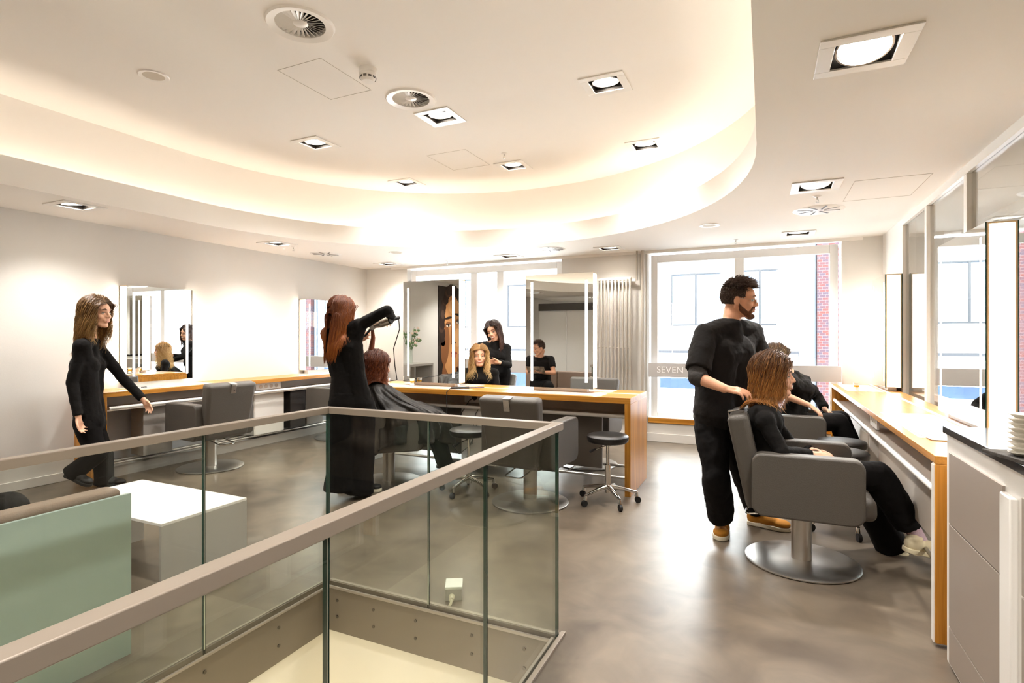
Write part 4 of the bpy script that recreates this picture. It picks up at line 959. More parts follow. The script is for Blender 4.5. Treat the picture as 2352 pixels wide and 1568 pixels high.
def hand(g, w_, d, n, t, curl=.5, k=1.0, thumb=.5):
    # w_: wrist, d: pointing direction, n: palm normal, t: thumb side
    d = nrm(d); t = nrm(t - d * t.dot(d)); n = nrm(n - d * n.dot(d) - t * n.dot(t))
    kn = []
    for i in range(4):
        off = (.030 - .0195 * i) * k; b = w_ + d * ((.088, .092, .086, .076)[i] * k) + t * off; kn.append(b)
        g.cap(w_ + t * off * .55 + d * .015 * k, b, .0145 * k, .0105 * k)
        L = (.074, .082, .076, .058)[i] * k; p = b; ax = d.cross(n).normalized(); a = 0
        for j, (fr, r0, r1) in enumerate(((.45, .0098, .0088), (.30, .0088, .0080), (.25, .0080, .0066))):
            a += curl * (.55 + .12 * i) * (1.0 if j else .8)
            dd = d * math.cos(a) + n * math.sin(a); q = p + nrm(dd + t * (.07 - .045 * i)) * (L * fr); g.cap(p, q, r0 * k, r1 * k, n=10); p = q
    for a_, b_ in zip(kn, kn[1:]): g.cap(a_ - d * .02 * k, b_ - d * .02 * k, .0125 * k)
    p = w_ + d * .018 * k + t * .022 * k
    for L, r0, r1, nn_ in ((.042, .0145, .012, .25), (.034, .0115, .0098, .45), (.026, .0098, .0078, .6)):
        q = p + nrm(t * (.75 - thumb * nn_) + d * (.75 + .2 * nn_) + n * (.25 + thumb * nn_)) * (L * k); g.cap(p, q, r0 * k, r1 * k, n=10); p = q
    g.cap(w_, w_ + d * .05 * k, .020 * k, .022 * k)

def torso(g, J, male, inf, low=True):
    cl = inf > 0
    lc = nrm(J['shR'] - J['shL']); lp = nrm(J['hipR'] - J['hipL']); lw = nrm(lc + lp)
    oc, rc, ow, rw, op, rp = (.085, .108, .068, .098, .07, .108) if male else (.062, .090, .050, .078, .070, .098)
    rc += inf; rw += inf; rp += inf
    for a in (-1, 1):
        c_, w2, p_ = J['che'] + lc * a * oc, J['wai'] + lw * a * ow, J['pel'] + lp * a * op
        g.cap(c_, w2, rc, rw); g.cap(w2, p_, rw, rp)
        sh = J['shR'] if a > 0 else J['shL']; g.cap(sh, c_, .052 + inf, rc * .8); g.cap(sh, J['nek'] - (J['nek'] - J['che']) * (.20 if cl else .12) + (sh - J['nek']) * (.13 if cl else 0), .050 + inf, (.049 if cl else .050) + inf * .7)
    if cl: nb = J['nek'] - (J['nek'] - J['che']) * .20; g.cap(nb + (J['shR'] - J['nek']) * .13, nb + (J['shL'] - J['nek']) * .13, .046 + inf * .6)
    g.cap(J['che'] - lc * oc, J['che'] + lc * oc, rc); g.cap(J['wai'] - lw * ow, J['wai'] + lw * ow, rw); g.cap(J['pel'] - lp * op, J['pel'] + lp * op, rp)
    g.cap(J['che'], J['che'].lerp(J['nek'], .72 if cl else 1), rc * .9, (.072 if cl else .055) + inf * .4)
    if not male:
        fwd = nrm(UP.cross(lc)); fwd = fwd if fwd.dot(J['f']) > 0 else -fwd
        ax = nrm(J['nek'] - J['che'])
        for a in (-1, 1): g.ell(J['che'] + lc * a * .062 + fwd * (.048 + inf * .3) - ax * .015, .056 + inf)
    return lc, lp

def person(name, label, J, male=False, skin=None, vox=.0055, k=1.0, hands=('R', 'L'), legs=True, sc=1.0):
    root = thing(name, (J['pel'].x, J['pel'].y, 0), label, 'person')
    g = G(); torso(g, J, male, 0)
    nr = .056 if male else .047
    P, M, s = head_prims(g, J['C'], J['f'], J.get('u', UP), k, J['nek'], nr, male)
    for a in 'RL':
        sh, el, wr = J['sh' + a], J['el' + a], J['wr' + a]
        r1, r2, r3 = (.050, .040, .028) if male else (.042, .034, .023)
        g.cap(sh, el, r1, r2); mid = el.lerp(wr, .3); g.cap(el, mid, r2, r2 * .98); g.cap(mid, wr, r2 * .98, r3)
        if a in hands:
            d, n_, t = J['h' + a]; hand(g, wr, Vector(d), Vector(n_), Vector(t), J.get('c' + a, .5), (1.0 if male else .9) * sc, J.get('t' + a, .5))
    if legs:
        for a in 'RL':
            h, kn, an = J['hip' + a], J['kn' + a], J['an' + a]
            g.cap(h, kn, .078, .054); mid = kn.lerp(an, .3); g.cap(kn, mid, .052, .052); g.cap(mid, an, .052, .034)
            if 'to' + a in J: g.cap(an, J['to' + a], .033, .026)
    b = g.build('body', skin or M_skin, root, remesh=vox)
    return root, P, M, s, b

def sleeve(g, J, a, inf, end=1.0, male=False, flare=0):
    sh, el, wr = J['sh' + a], J['el' + a], J['wr' + a]; r1, r2, r3 = (.052, .043, .034) if male else (.044, .037, .029)
    g.cap(sh, el, r1 + inf, r2 + inf)
    if end > 0: g.cone(el, el.lerp(wr, end), r2 + inf, (r2 + (r3 - r2) * end) + inf + flare, 18)

def trousers(parent, J, male, rad, mt, name='trousers', vox=.009, top=.03, disp=.012):
    g = G(); lp = nrm(J['hipR'] - J['hipL']); rp = (.112 if male else .104) + .012
    g.cap(J['pel'] - lp * .07, J['pel'] + lp * .07, rp); ax = nrm(J['wai'] - J['pel'])
    for a in (-1, 1): g.cone(J['pel'] + lp * a * .06, J['pel'] + lp * a * .05 + ax * (.06 + top), rp, rp - .012, 20)
    for a in 'RL':
        h, kn, an = J['hip' + a], J['kn' + a], J['an' + a]; d = nrm(an - kn)
        rt, rk, rh = rad
        g.cap(h, kn, rt, rk); g.cone(kn, an + d * J.get('hem', .03), rk, rh, 22); g.ell(kn, rk)
    o = g.build(name, mt, parent, remesh=vox)
    return fold(o, disp)
def fold(o, strength, scale=.16, name='cloth_folds'):
    tx = bpy.data.textures.get(name + str(scale)) or bpy.data.textures.new(name + str(scale), 'CLOUDS'); tx.noise_scale = scale; tx.noise_depth = 3
    md = o.modifiers.new('folds', 'DISPLACE'); md.texture = tx; md.strength = strength; md.mid_level = .5; md.texture_coords = 'GLOBAL'
    return o
def shoe(parent, heel, toe, mt, sole, ln=None, high=.0, laces=False, k=1.0):
    heel, toe = Vector(heel), Vector(toe); d = nrm(toe - heel); L = (toe - heel).length if ln is None else ln
    s = d.cross(UP); s = nrm(s) if s.length > .1 else Vector((0, 1, 0)); up = nrm(s.cross(d)); M = Matrix((s, d, up)).transposed()
    Pp = lambda a, b, c: heel + s * a + d * (b * L) + up * c
    g = G(); g.ell(Pp(0, .78, .042), (.043 * k, .22 * L, .026 * k), M); g.ell(Pp(0, .5, .05), (.040 * k, .25 * L, .035 * k), M); g.ell(Pp(0, .18, .055), (.036 * k, .19 * L, .048 * k), M); g.cone(Pp(0, .2, .05), Pp(0, .17, .095 + high), .034 * k, .038 * k, 18)
    sh = g.build('shoe', mt, parent, remesh=.006)
    out = [(0, .0), (.026, .02), (.034, .1), (.032, .35), (.042, .62), (.046, .75), (.038, .9), (.018, .985), (0, 1.0)]
    ring = out + [(-a, b) for a, b in out[-2:0:-1]]; g = G(); n = len(ring)
    g.add([Pp(a * k, b, 0) for a, b in ring] + [Pp(a * k * 1.02, b, .028) for a, b in ring], [(i, (i + 1) % n, n + (i + 1) % n, n + i) for i in range(n)] + [tuple(range(n - 1, -1, -1)), tuple(range(n, 2 * n))])
    g.build('sole', sole, sh, bevel=.005)
    if laces:
        g = G()
        for i in range(4): b = .45 + .1 * i; z = .092 - .03 * (i / 3) * 1.2; g.tube([Pp(-.024, b, z - .012), Pp(0, b + .02, z), Pp(.024, b, z - .012)], .003, 6)
        g.build('laces', M_sole, sh, smooth=True)
    return sh
def floor_pt(u, v): return lv(u, v, 0.0)

# --- standing man behind the seated client
J = dict(pel=D(1655, 962, 3.74), wai=D(1656, 900, 3.73), che=D(1668, 810, 3.74), nek=D(1680, 731, 3.76), C=D(1697, 688, 3.76), f=nrm((.99, .04, -.10)), u=nrm((.06, 0, 1)),
         shR=D(1619, 768, 3.66), elR=D(1600, 866, 3.52), wrR=D(1664, 892, 3.36), shL=D(1728, 763, 3.88), elL=D(1752, 850, 3.82), wrL=D(1745, 905, 3.62),
         hR=((.9, .0, -.12), (.1, .5, -.9), (.2, .9, .35)), cR=.55, tR=.9, hL=((.5, -.4, -.3), (-.3, -.6, -.4), (-.2, .5, .8)),
         hipR=D(1633, 985, 3.68), hipL=D(1683, 985, 3.80), knR=D(1646, 1095, 3.58), knL=D(1712, 1090, 3.80), anR=floor_pt(1655, 1232) + UP * .12, anL=floor_pt(1737, 1203) + UP * .12, hem=-.01)
man, P, M, s, b = person('person', 'standing bearded man in black T-shirt and trousers holding the seated client\'s hair', J, True, M_skin2, vox=.005, k=1.1)
face_parts(man, P, M, s, 1.1, glasses=True)
short_hair(man, J['C'], J['f'], J['u'], 1.1, 3600, 'short', ln=.042)
g = G()
for a in (-1, 1): g.cap(P(a * .066, -.002, -.03), P(a * .056, .022, -.062), .010, .017); g.cap(P(a * .056, .022, -.062), P(a * .022, .070, -.099), .0185, .0195); g.cap(P(a * .026, .084, -.046), P(a * .034, .068, -.085), .007, .012)
g.ell(P(0, .074, -.100), (.032, .024, .022)); g.cap(P(-.022, .094, -.044), P(.022, .094, -.044), .007)
bd = g.build('beard', mat('beard_stubble', '#7A4E34', .9, noise=.4, nscale=160, bump=1.2, bscale=260), man, remesh=.004)
g = G(); torso(g, J, True, .026)
lp = nrm(J['hipR'] - J['hipL'])
for a in (-1, 1): g.cone(J['wai'] + lp * a * .068, J['pel'] + lp * a * .07 + UP * .035, .125, .138, 24)
for a in 'RL':
    sh, el = J['sh' + a], J['el' + a]; g.cone(sh + (sh - el) * .02, sh.lerp(el, .84), .076, .083, 22); g.ell(sh, .078)
ts = g.build('t_shirt', M_tee, man, remesh=.008); fold(ts, .022, .14)
for a in 'RL':
    g = G(); sh, el, wr = J['sh' + a], J['el' + a], J['wr' + a]; g.cap(sh.lerp(el, .5), el, .062, .056); g.cone(el, el.lerp(wr, .28 if a == 'R' else .5), .058, .052, 20)
    us = g.build('undershirt_sleeve', mat('black_rib', '#2C2826', .8, bump=.6, bscale=30), man, remesh=.007); fold(us, .014, .06)
g = G()
for a in (-1, 1): g.cone(J['pel'] + lp * a * .068 + UP * .05, J['pel'] + lp * a * .07 - UP * .005, .132, .134, 24)
us = g.build('undershirt_hem', M_shirt, man, remesh=.008); fold(us, .01, .08)
trousers(man, J, True, (.108, .088, .086), M_trs, disp=.035)
shoe(man, floor_pt(1663, 1212) + UP * .002, floor_pt(1650, 1256) + UP * .002, M_mustard, M_sole, ln=.29, laces=True, k=1.2)
shoe(man, floor_pt(1716, 1202) + UP * .002, floor_pt(1820, 1222) + UP * .002, M_mustard, M_sole, ln=.29, laces=True, k=1.2)

# --- seated client at the right counter
J = dict(pel=Vector((.05, 3.74, .57)), wai=Vector((-.0, 3.74, .70)), che=Vector((.0, 3.74, .85)), nek=D(1764, 932, 3.42), C=D(1777, 864, 3.41), f=nrm((.98, -.06, .02)), u=nrm((-.05, 0, 1)),
         shR=D(1757, 968, 3.25), elR=D(1797, 1040, 3.16), wrR=D(1864, 1044, 3.24), shL=D(1770, 962, 3.56), elL=D(1820, 1025, 3.62), wrL=D(1868, 1036, 3.46),
         hR=((.9, .35, -.05), (.1, .2, -1), (.2, .9, .3)), cR=.35, hL=((.8, -.5, -.1), (0, -.3, -1), (.5, -.7, .3)), cL=.4,
         hipR=Vector((.06, 3.65, .55)), hipL=Vector((.06, 3.83, .55)), knR=D(2012, 1092, 3.26), knL=D(1985, 1130, 3.50), anR=D(2110, 1232, 3.26), anL=D(2052, 1262, 3.45), hem=-.09)
w1, P, M, s, b = person('person', 'smiling client in black with highlighted brown hair seated at the right counter', J, False, M_skin, vox=.005, k=1.06)
face_parts(w1, P, M, s, 1.06)
hair(w1, J['C'], J['f'], J['u'], 1.06, .34, 900, 'balayage', 11, wave=.010, push=((J['shR'], .085), (J['shL'], .085), (J['che'], .135)), vol=.03, back=.55, r=.0036, spread=.05)
g = G(); torso(g, J, False, .010); [sleeve(g, J, a, .006, .93) for a in 'RL']
o = g.build('top', M_knit, w1, remesh=.007); fold(o, .012, .08)
trousers(w1, J, False, (.096, .090, .080), M_trs, disp=.03)
g = G(); g.cone(J['knL'], J['anL'] + V(0, 0, .0), .088, .095, 22); o = g.build('trouser_leg', M_trs, w1, remesh=.009); fold(o, .02)
g = G(); g.cap(J['anR'] - (J['anR'] - J['knR']) * .25, J['anR'] + V(.01, 0, -.035), .046, .042); g.build('sock', M_sock, w1, remesh=.006)
h0 = D(2074, 1264, 3.24); shoe(w1, h0, D(2170, 1284, 3.20), M_creamshoe, M_creamshoe, ln=.27, k=1.15)
h1 = D(2056, 1302, 3.44); shoe(w1, h1, D(2140, 1303, 3.40), M_creamshoe, M_creamshoe, ln=.25, k=1.0)

# --- walking woman at the left
d0 = 4.88
J = dict(pel=D(207, 972, d0), wai=D(204, 908, d0), che=D(200, 836, d0), nek=D(205, 770, d0), C=D(222, 718, d0), f=nrm((.92, .38, -.04)), u=UP,
         shR=D(188, 795, d0 - .13), elR=D(166, 880, d0 - .18), wrR=D(180, 958, d0 - .2), shL=D(222, 793, d0 + .13), elL=D(282, 868, d0 + .2), wrL=D(330, 918, d0 + .2),
         hR=((.15, .1, -1), (.8, .4, 0), (.4, -.9, 0)), cR=.6, hL=((.5, .2, -.8), (.2, -.9, -.2), (.8, .2, .5)), cL=.35,
         hipR=D(203, 985, d0 - .08), hipL=D(212, 985, d0 + .08), knR=D(222, 1045, d0 - .06), knL=D(238, 1042, d0 + .1), anR=D(168, 1085, d0 - .1), anL=D(238, 1104, d0 + .1))
w2, P, M, s, b = person('person', 'woman in black with long dark blonde hair walking past the left mirror', J, False, vox=.0055, k=1.14)
face_parts(w2, P, M, s, 1.14, smile=False)
hair(w2, J['C'], J['f'], J['u'], 1.14, .42, 700, 'darkblonde', 21, wave=.02, push=((J['shR'], .08), (J['shL'], .08), (J['che'], .13)), vol=.018, back=.5, spread=.04, r=.0042)
g = G(); torso(g, J, False, .016); [sleeve(g, J, a, .008, .95) for a in 'RL']
o = g.build('top', M_knit, w2, remesh=.008); fold(o, .016, .1)
trousers(w2, J, False, (.10, .075, .075), M_trs, disp=.02)
shoe(w2, J['anL'] + V(-.05, -.02, -J['anL'].z + .002), J['anL'] + V(.2, .1, -J['anL'].z + .002), M_rubber, M_rubber, ln=.25)
shoe(w2, J['anR'] + V(-.07, -.03, -.03), J['anR'] + V(.13, .06, -.12), M_rubber, M_rubber, ln=.25)

# --- stylist with the hair dryer, seen from behind
d0 = 4.62
J = dict(pel=D(806, 925, d0), wai=D(800, 862, d0), che=D(790, 800, d0), nek=D(785, 752, d0), C=D(786, 718, d0 + .02), f=nrm((.12, .99, -.12)), u=nrm((-.05, 0, 1)),
         shR=D(824, 748, d0 - .02), elR=D(890, 712, d0 - .06), wrR=D(900, 732, d0 + .16), shL=D(758, 772, d0), elL=D(775, 832, d0 + .2), wrL=D(824, 782, d0 + .42),
         hR=((-.75, .5, -.2), (-.2, -.2, -.9), (-.3, -.6, .4)), cR=1.0, tR=1.1, hL=((.8, .1, .5), (.2, .6, .0), (-.4, -.1, .8)), cL=.95, tL=1.0,
         hipR=D(830, 945, d0 + .03), hipL=D(785, 945, d0 - .03), knR=D(832, 1040, d0 + .05), knL=D(784, 1040, d0 - .04), anR=D(822, 1118, d0 + .04), anL=D(782, 1112, d0 - .04), hem=.045)
w3, P, M, s, b = person('person', 'stylist in black with long auburn hair drying a client\'s hair, seen from behind', J, False, vox=.006, k=1.03)
hair(w3, J['C'], J['f'], J['u'], 1.03, .45, 900, 'auburn', 31, wave=.004, push=((J['shR'] - UP * .03, .07), (J['shL'], .075), (J['che'], .13)), vol=.018, back=.75, spread=.0, r=.0038, sway=(-.10, -.05, 0))
g = G(); torso(g, J, False, .014); [sleeve(g, J, a, .008, .93) for a in 'RL']
o = g.build('top', M_knit, w3, remesh=.007); fold(o, .014, .09)
trousers(w3, J, False, (.112, .105, .135), M_trs, disp=.025)
shoe(w3, floor_pt(812, 1128), floor_pt(856, 1128), M_rubber, M_sole, ln=.25); shoe(w3, floor_pt(775, 1122), floor_pt(800, 1118), M_rubber, M_sole, ln=.25)
# dryer and brush
hp = J['wrR'] + nrm(J['hR'][0]) * .085
t = thing('hair_dryer', hp, 'silver hair dryer held high in the stylist\'s right hand', 'hair dryer')
c0, c1 = D(896, 736, d0 + .06), D(860, 748, d0 + .12); dd = nrm(c1 - c0)
g = G(); g.cone(c0, c0.lerp(c1, .55), .034, .036, 20); g.cone(c0.lerp(c1, .55), c1, .036, .020, 20); g.build('barrel', mat('dryer_silver', '#B9B2A8', .3, metal=.7), t, smooth=True)
G().cone(c0 - dd * .012, c0 + dd * .002, .030, .034, 20).build('intake', M_rubber, t, smooth=True)
hb = c0 + dd * .03 + RT * .085 + UP * .035 + FW * .06
G().cap(c0 + dd * .03, hb, .016, .014).build('handle', M_rubber, t, smooth=True)
G().tube([hb, hb - UP * .1 + V(.01, 0, 0), D(904, 800, d0 + .25), D(907, 840, d0 + .3), D(912, 872, d0 + .5)] + [V(-3.86, 4.66, T + .01)], .0042, 6).build('cord', M_rubber, t, smooth=True)
bc = D(855, 751, d0 + .36)
t = thing('round_brush', bc, 'round metal hair brush in the stylist\'s left hand', 'hair brush')
ax = -nrm(D(855, 751, 5.2) - bc)
G().cone(bc - ax * .03, bc + ax * .07, .026, .026, 24).build('barrel', M_brush, t, smooth=True)
g = G()
for i in range(16):
    for j in range(6):
        a = 2 * PI * i / 16; x, y, _ = frame(ax); dr = x * math.cos(a) + y * math.sin(a); q = bc + ax * (-.025 + j * .02) + dr * .023; g.cone(q, q + dr * .011, .0016, .001, 5)
g.build('bristles', M_rubber, t)
G().cone(bc - ax * .03, J['wrL'] + nrm(J['hL'][0]) * .07, .010, .012, 12).build('handle', M_rubber, t, smooth=True)

# --- caped client in front of her
fd = nrm((.743, .669, 0)); rd = nrm((.669, -.743, 0)); c_ = V(-3.20, 4.17, 0)
J = dict(pel=c_ - fd * .08 + UP * .57, wai=c_ - fd * .13 + UP * .70, che=c_ - fd * .14 + UP * .85, nek=c_ - fd * .12 + UP * .96, C=D(866, 842, 5.04), f=nrm(fd + V(0, 0, -.12)), u=UP,
         shR=c_ - fd * .13 + rd * .15 + UP * .86, shL=c_ - fd * .13 - rd * .15 + UP * .86, elR=c_ + fd * .02 + rd * .24 + UP * .72, elL=c_ + fd * .02 - rd * .24 + UP * .72,
         wrR=c_ + fd * .22 + rd * .10 + UP * .66, wrL=c_ + fd * .22 - rd * .10 + UP * .66, hR=(fd, (0, 0, -1), -rd), hL=(fd, (0, 0, -1), rd),
         hipR=c_ - fd * .06 + rd * .09 + UP * .55, hipL=c_ - fd * .06 - rd * .09 + UP * .55, knR=c_ + fd * .40 + rd * .10 + UP * .56, knL=c_ + fd * .40 - rd * .10 + UP * .56,
         anR=c_ + fd * .52 + rd * .09 + UP * .17, anL=c_ + fd * .52 - rd * .09 + UP * .17)
J['nek'] = J['C'] + V(-.0, -.0, -.14)
w4, P, M, s, b = person('person', 'client in a black salon cape with auburn brown hair, seen from behind', J, False, vox=.006, k=1.04)
hair(w4, J['C'], J['f'], J['u'], 1.04, .33, 900, 'redbrown', 41, wave=.014, push=((J['shR'], .10), (J['shL'], .10), (J['che'], .16)), vol=.03, back=.35, spread=.1, r=.0042)
g = G(); b0 = D(852, 806, 5.02); g.tube([b0 + V(0, 0, -.05), b0, D(857, 775, 5.0), bc + V(0, 0, -.02)], [.03, .028, .02, .014], 12)
o = g.build('lifted_strand', HM['redbrown'], w4, smooth=True)
ca = o.data.color_attributes.new('strand', 'FLOAT_COLOR', 'POINT')
for i in range(len(o.data.vertices)): ca.data[i].color = ((i % 12) / 12, .6, 0, 1)
trousers(w4, J, False, (.09, .075, .07), M_trs)
for a in 'RL': shoe(w4, J['an' + a] + V(0, 0, -.09) - fd * .06, J['an' + a] + V(0, 0, -.11) + fd * .2, M_rubber, M_rubber, ln=.25)
nk = J['nek']; g = G(); n = 96; rings = []
rnd = random.Random(4); ph = [rnd.random() * 6.28 for _ in range(6)]
for q, (z, fo, a_, b_, wv) in enumerate(((nk.z + .045, None, .056, .056, 0), (nk.z + .005, None, .085, .078, 0), (.925, -.12, .185, .11, .003), (.87, -.10, .235, .15, .008), (.79, -.02, .27, .25, .014), (.735, .05, .30, .36, .018), (.69, .11, .325, .42, .022), (.60, .13, .335, .44, .03), (.50, .14, .33, .45, .04), (.42, .13, .335, .45, .045))):
    cc = V(nk.x, nk.y, 0) if fo is None else c_ + fd * fo; row = []
    for i in range(n):
        t_ = 2 * PI * i / n; w_2 = wv * (math.sin(9 * t_ + ph[0] + q * .3) + .6 * math.sin(17 * t_ + ph[1] - q * .5) + .4 * math.sin(29 * t_ + ph[2]))
        e_ = .8; ct, st_ = math.cos(t_), math.sin(t_); x = math.copysign(abs(ct) ** e_, ct) * (a_ + w_2); y = math.copysign(abs(st_) ** e_, st_) * (b_ + w_2)
        zz = z - (.05 * max(0, st_) ** 2 if 4 <= q else 0) - (.16 * max(0, -math.sin(t_)) if q >= 8 else 0) + wv * .5 * math.sin(7 * t_ + ph[3] + q)
        row.append(cc + rd * x + fd * y + UP * zz)
    rings.append(row)
g.add([p for r_ in rings for p in r_], [(q * n + i, q * n + (i + 1) % n, (q + 1) * n + (i + 1) % n, (q + 1) * n + i) for q in range(len(rings) - 1) for i in range(n)])
o = g.build('cape', M_cape, w4, smooth=True, autosm=False)
sb = o.modifiers.new('fine', 'SUBSURF'); sb.levels = sb.render_levels = 2
fold(o, .045, .11); o.modifiers.new('thick', 'SOLIDIFY').thickness = .003

# --- blonde client behind the table
tc = nrm(V(.42, -.9, 0)); c_ = V(-3.00, 5.80, 0); rd = nrm(tc.cross(UP))
hc = D(1101, 817, 6.34)
J = dict(pel=c_ + UP * .56 - tc * .05, wai=c_ + UP * .72 - tc * .06, che=V(hc.x, hc.y, .88) - tc * .03, nek=V(hc.x, hc.y, 1.0) - tc * .02, C=hc, f=nrm(tc + V(.12, 0, -.02)), u=nrm((-.02, 0, 1)))
J.update(shR=J['nek'] + rd * .17 - UP * .06, shL=J['nek'] - rd * .17 - UP * .06, elR=J['che'] + rd * .22 - UP * .2 + tc * .06, elL=J['che'] - rd * .22 - UP * .2 + tc * .06,
         hipR=J['pel'] + rd * .09, hipL=J['pel'] - rd * .09, knR=J['pel'] + rd * .1 + tc * .42, knL=J['pel'] - rd * .1 + tc * .42, hR=(tc, (0, 0, -1), -rd), hL=(tc, (0, 0, -1), rd))
J.update(wrR=J['elR'] + tc * .2 - rd * .14 + UP * .02, wrL=J['elL'] + tc * .2 + rd * .14 + UP * .02, anR=J['knR'] - UP * .44, anL=J['knL'] - UP * .44)
w5, P, M, s, b = person('person', 'smiling client with long wavy blonde hair seated behind the centre table', J, False, vox=.006, k=1.02)
face_parts(w5, P, M, s, 1.02)
hair(w5, J['C'], J['f'], J['u'], 1.02, .40, 800, 'blonde', 51, wave=.03, push=((J['shR'], .08), (J['shL'], .08), (J['che'] + tc * .02, .13)), vol=.017, back=.15, spread=.12, r=.0042)
g = G(); torso(g, J, False, .010); [sleeve(g, J, a, .008, .95) for a in 'RL']
o = g.build('top', M_knit, w5, remesh=.008); fold(o, .012, .08)
trousers(w5, J, False, (.085, .07, .07), M_trs)
for a in 'RL': shoe(w5, J['an' + a] - UP * .08 - tc * .06, J['an' + a] - UP * .08 + tc * .19, M_rubber, M_sole, ln=.25)

# --- brunette stylist behind her
hc = D(1134, 760, 6.72); c_ = D(1140, 900, 6.78); c_.z = 0
J = dict(pel=c_ + UP * .93, wai=c_ + UP * 1.06 + rd * -.0, che=D(1136, 815, 6.74), nek=D(1138, 783, 6.74), C=hc, f=nrm(tc + V(-.35, 0, -.22)), u=nrm(V(-.30, -.1, 1)),
         shR=D(1104, 796, 6.74), shL=D(1163, 800, 6.80), elR=D(1097, 835, 6.62), elL=D(1168, 838, 6.66), wrR=D(1112, 846, 6.48), wrL=D(1146, 832, 6.50),
         hR=((.3, -.5, .1), (0, .4, -1), (0, 0, 1)), hL=((-.8, -.35, .1), (0, .3, -1), (0, -.4, 1)), cL=.5)
rr_ = nrm(J['shR'] - J['shL'])
J.update(hipR=c_ + rr_ * .09 + UP * .9, hipL=c_ - rr_ * .09 + UP * .9, knR=c_ + rr_ * .1 + UP * .5, knL=c_ - rr_ * .1 + UP * .5, anR=c_ + rr_ * .11 + UP * .09, anL=c_ - rr_ * .11 + UP * .09)
w6, P, M, s, b = person('person', 'brunette stylist in black leaning over the blonde client by the window', J, False, vox=.006, k=1.02)
face_parts(w6, P, M, s, 1.02)
hair(w6, J['C'], J['f'], J['u'], 1.02, .36, 700, 'brown', 61, wave=.003, push=((J['shR'], .07), (J['shL'], .075), (J['che'], .12)), vol=.016, back=.2, r=.004)
g = G(); torso(g, J, False, .012); [sleeve(g, J, a, .008, .92) for a in 'RL']
o = g.build('top', M_knit, w6, remesh=.008); fold(o, .012, .08)
trousers(w6, J, False, (.095, .08, .08), M_trs)
for a in 'RL': shoe(w6, J['an' + a] - UP * .088 - tc * .06, J['an' + a] - UP * .088 + tc * .19, M_rubber, M_sole, ln=.25)
G().tube([P(a * .05, .045 + .03 * (1 - abs(a)), -.17 - .07 * (1 - abs(a))) for a in [x / 6 for x in range(-6, 7)]], .0015, 5).build('necklace', M_chrome, w6)

# --- client in the chair nearer the window, mostly hidden
J = dict(pel=D(1822, 960, 4.98), wai=D(1830, 925, 4.96), che=D(1838, 893, 4.94), nek=D(1812, 858, 4.93), C=D(1784, 822, 4.93), f=nrm((.93, .25, .05)), u=nrm((-.15, 0, 1)),
         shR=D(1815, 878, 4.78), shL=D(1845, 876, 5.10), elR=D(1778, 898, 4.64), elL=D(1880, 915, 5.12), wrR=D(1858, 930, 4.66), wrL=D(1895, 940, 5.0),
         hR=((.8, .1, -.6), (-.3, .1, -.9), (.3, .9, .1)), cR=.35, hL=((.6, -.4, -.5), (0, 0, -1), (.4, -.8, 0)),
         hipR=D(1824, 972, 4.90), hipL=D(1830, 968, 5.08), knR=D(1925, 968, 4.86), knL=D(1930, 962, 5.04), anR=D(1962, 1052, 4.86), anL=D(1966, 1046, 5.04))
w7, P, M, s, b = person('person', 'client with brown to blonde hair seated near the window beyond the front client', J, False, vox=.0055, k=1.0)
face_parts(w7, P, M, s, 1.0)
hair(w7, J['C'], J['f'], J['u'], 1.0, .38, 700, 'twotone', 71, wave=.02, push=((J['shR'], .08), (J['shL'], .08), (J['che'], .13)), vol=.02, back=.1, spread=.12, r=.004, sway=(.1, .25, 0))
g = G(); torso(g, J, False, .016); sleeve(g, J, 'R', .012, 0); sleeve(g, J, 'L', .012, .9)
o = g.build('top', M_knit, w7, remesh=.008); fold(o, .02, .07)
trousers(w7, J, False, (.095, .08, .085), M_trs)
for a in 'RL': shoe(w7, J['an' + a] + V(-.05, 0, -.09), J['an' + a] + V(.19, 0, -.10), M_rubber, M_sole, ln=.24)

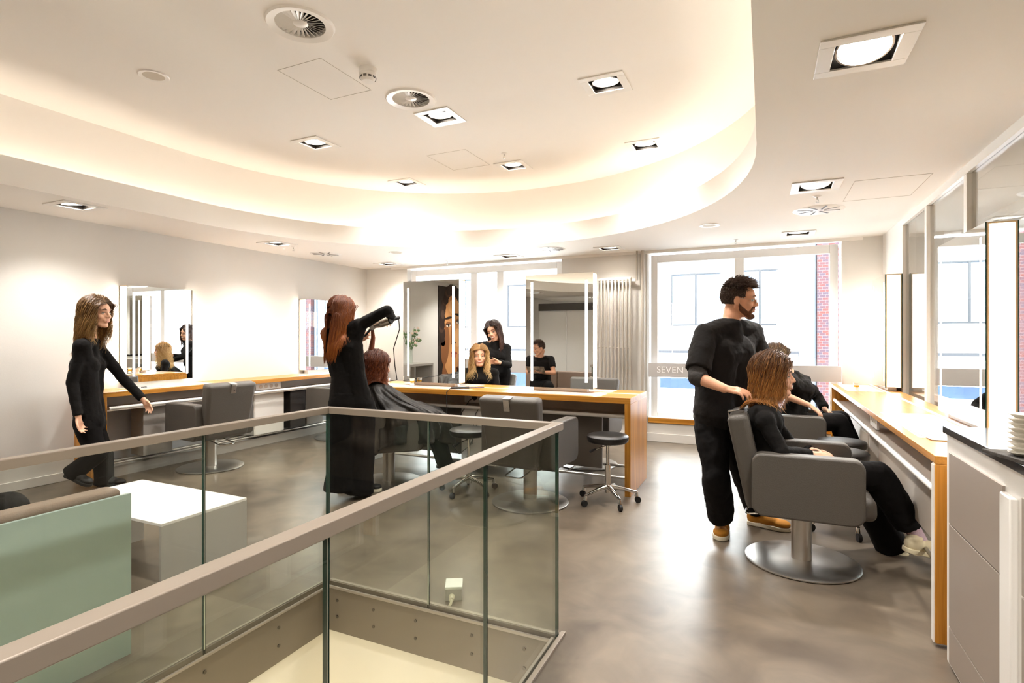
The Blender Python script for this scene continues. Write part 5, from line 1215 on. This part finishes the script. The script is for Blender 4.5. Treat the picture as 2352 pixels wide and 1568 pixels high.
# --- man reading on the sofa (seen in the mirror, his knee at the left edge)
c_ = V(-3.60, .84, 0); fd = nrm((.2, 1, 0)); rd = nrm(fd.cross(UP))
J = dict(pel=c_ + UP * .54, wai=c_ + UP * .70 + fd * .0, che=c_ + UP * .88 + fd * .04, nek=c_ + UP * 1.02 + fd * .09, C=c_ + UP * 1.17 + fd * .15, f=nrm(fd * .55 - rd * .8 + V(0, 0, -.25)), u=UP,
         shR=c_ + UP * .97 + rd * .19 + fd * .05, shL=c_ + UP * .97 - rd * .19 + fd * .05, elR=c_ + UP * .74 + rd * .26 + fd * .16, elL=c_ + UP * .74 - rd * .26 + fd * .16,
         wrR=c_ + UP * .76 + rd * .09 + fd * .34, wrL=c_ + UP * .76 - rd * .12 + fd * .34, hR=(fd * .7 - rd * .5, (0, 0, 1), -rd + UP * .2), hL=(fd * .7 + rd * .5, (0, 0, 1), rd + UP * .2), cR=.5, cL=.5,
         hipR=c_ + rd * .10 + UP * .52, hipL=c_ - rd * .10 + UP * .52, knR=lv(18, 1172, .54) - UP * .0, knL=lv(-90, 1185, .54), anR=c_ + rd * .1 + fd * .62 + UP * .09, anL=c_ - rd * .14 + fd * .66 + UP * .09)
w8, P, M, s, b = person('person', 'dark haired man in a black T-shirt reading on the brown sofa', J, True, M_skin2, vox=.0055, k=1.05)
face_parts(w8, P, M, s, 1.05, smile=False)
short_hair(w8, J['C'], J['f'], J['u'], 1.05, 1200, 'short', seed=8, ln=.04)
g = G(); torso(g, J, True, .014)
for a in 'RL': g.cone(J['sh' + a], J['sh' + a].lerp(J['el' + a], .6), .066, .066, 20); g.ell(J['sh' + a], .067)
o = g.build('t_shirt', M_tee, w8, remesh=.008); fold(o, .015, .1)
trousers(w8, J, True, (.10, .085, .075), M_trs)
for a in 'RL': shoe(w8, J['an' + a] - UP * .088 - fd * .06, J['an' + a] - UP * .088 + fd * .21, M_rubber, M_sole, ln=.28)
t = thing('magazine', c_ + fd * .42 + UP * .8, 'magazine held open by the man on the sofa', 'magazine')
pc = c_ + fd * .44 + UP * .80; Mx = Matrix((rd, fd, UP)).transposed() @ Matrix.Rotation(.6, 3, 'X')
G().obox(pc, (.30, .22, .006), Mx).build('pages', mat('magazine_print', '#B9A48C', .4, noise=.7, nscale=14, col2='#4A4038'), t)
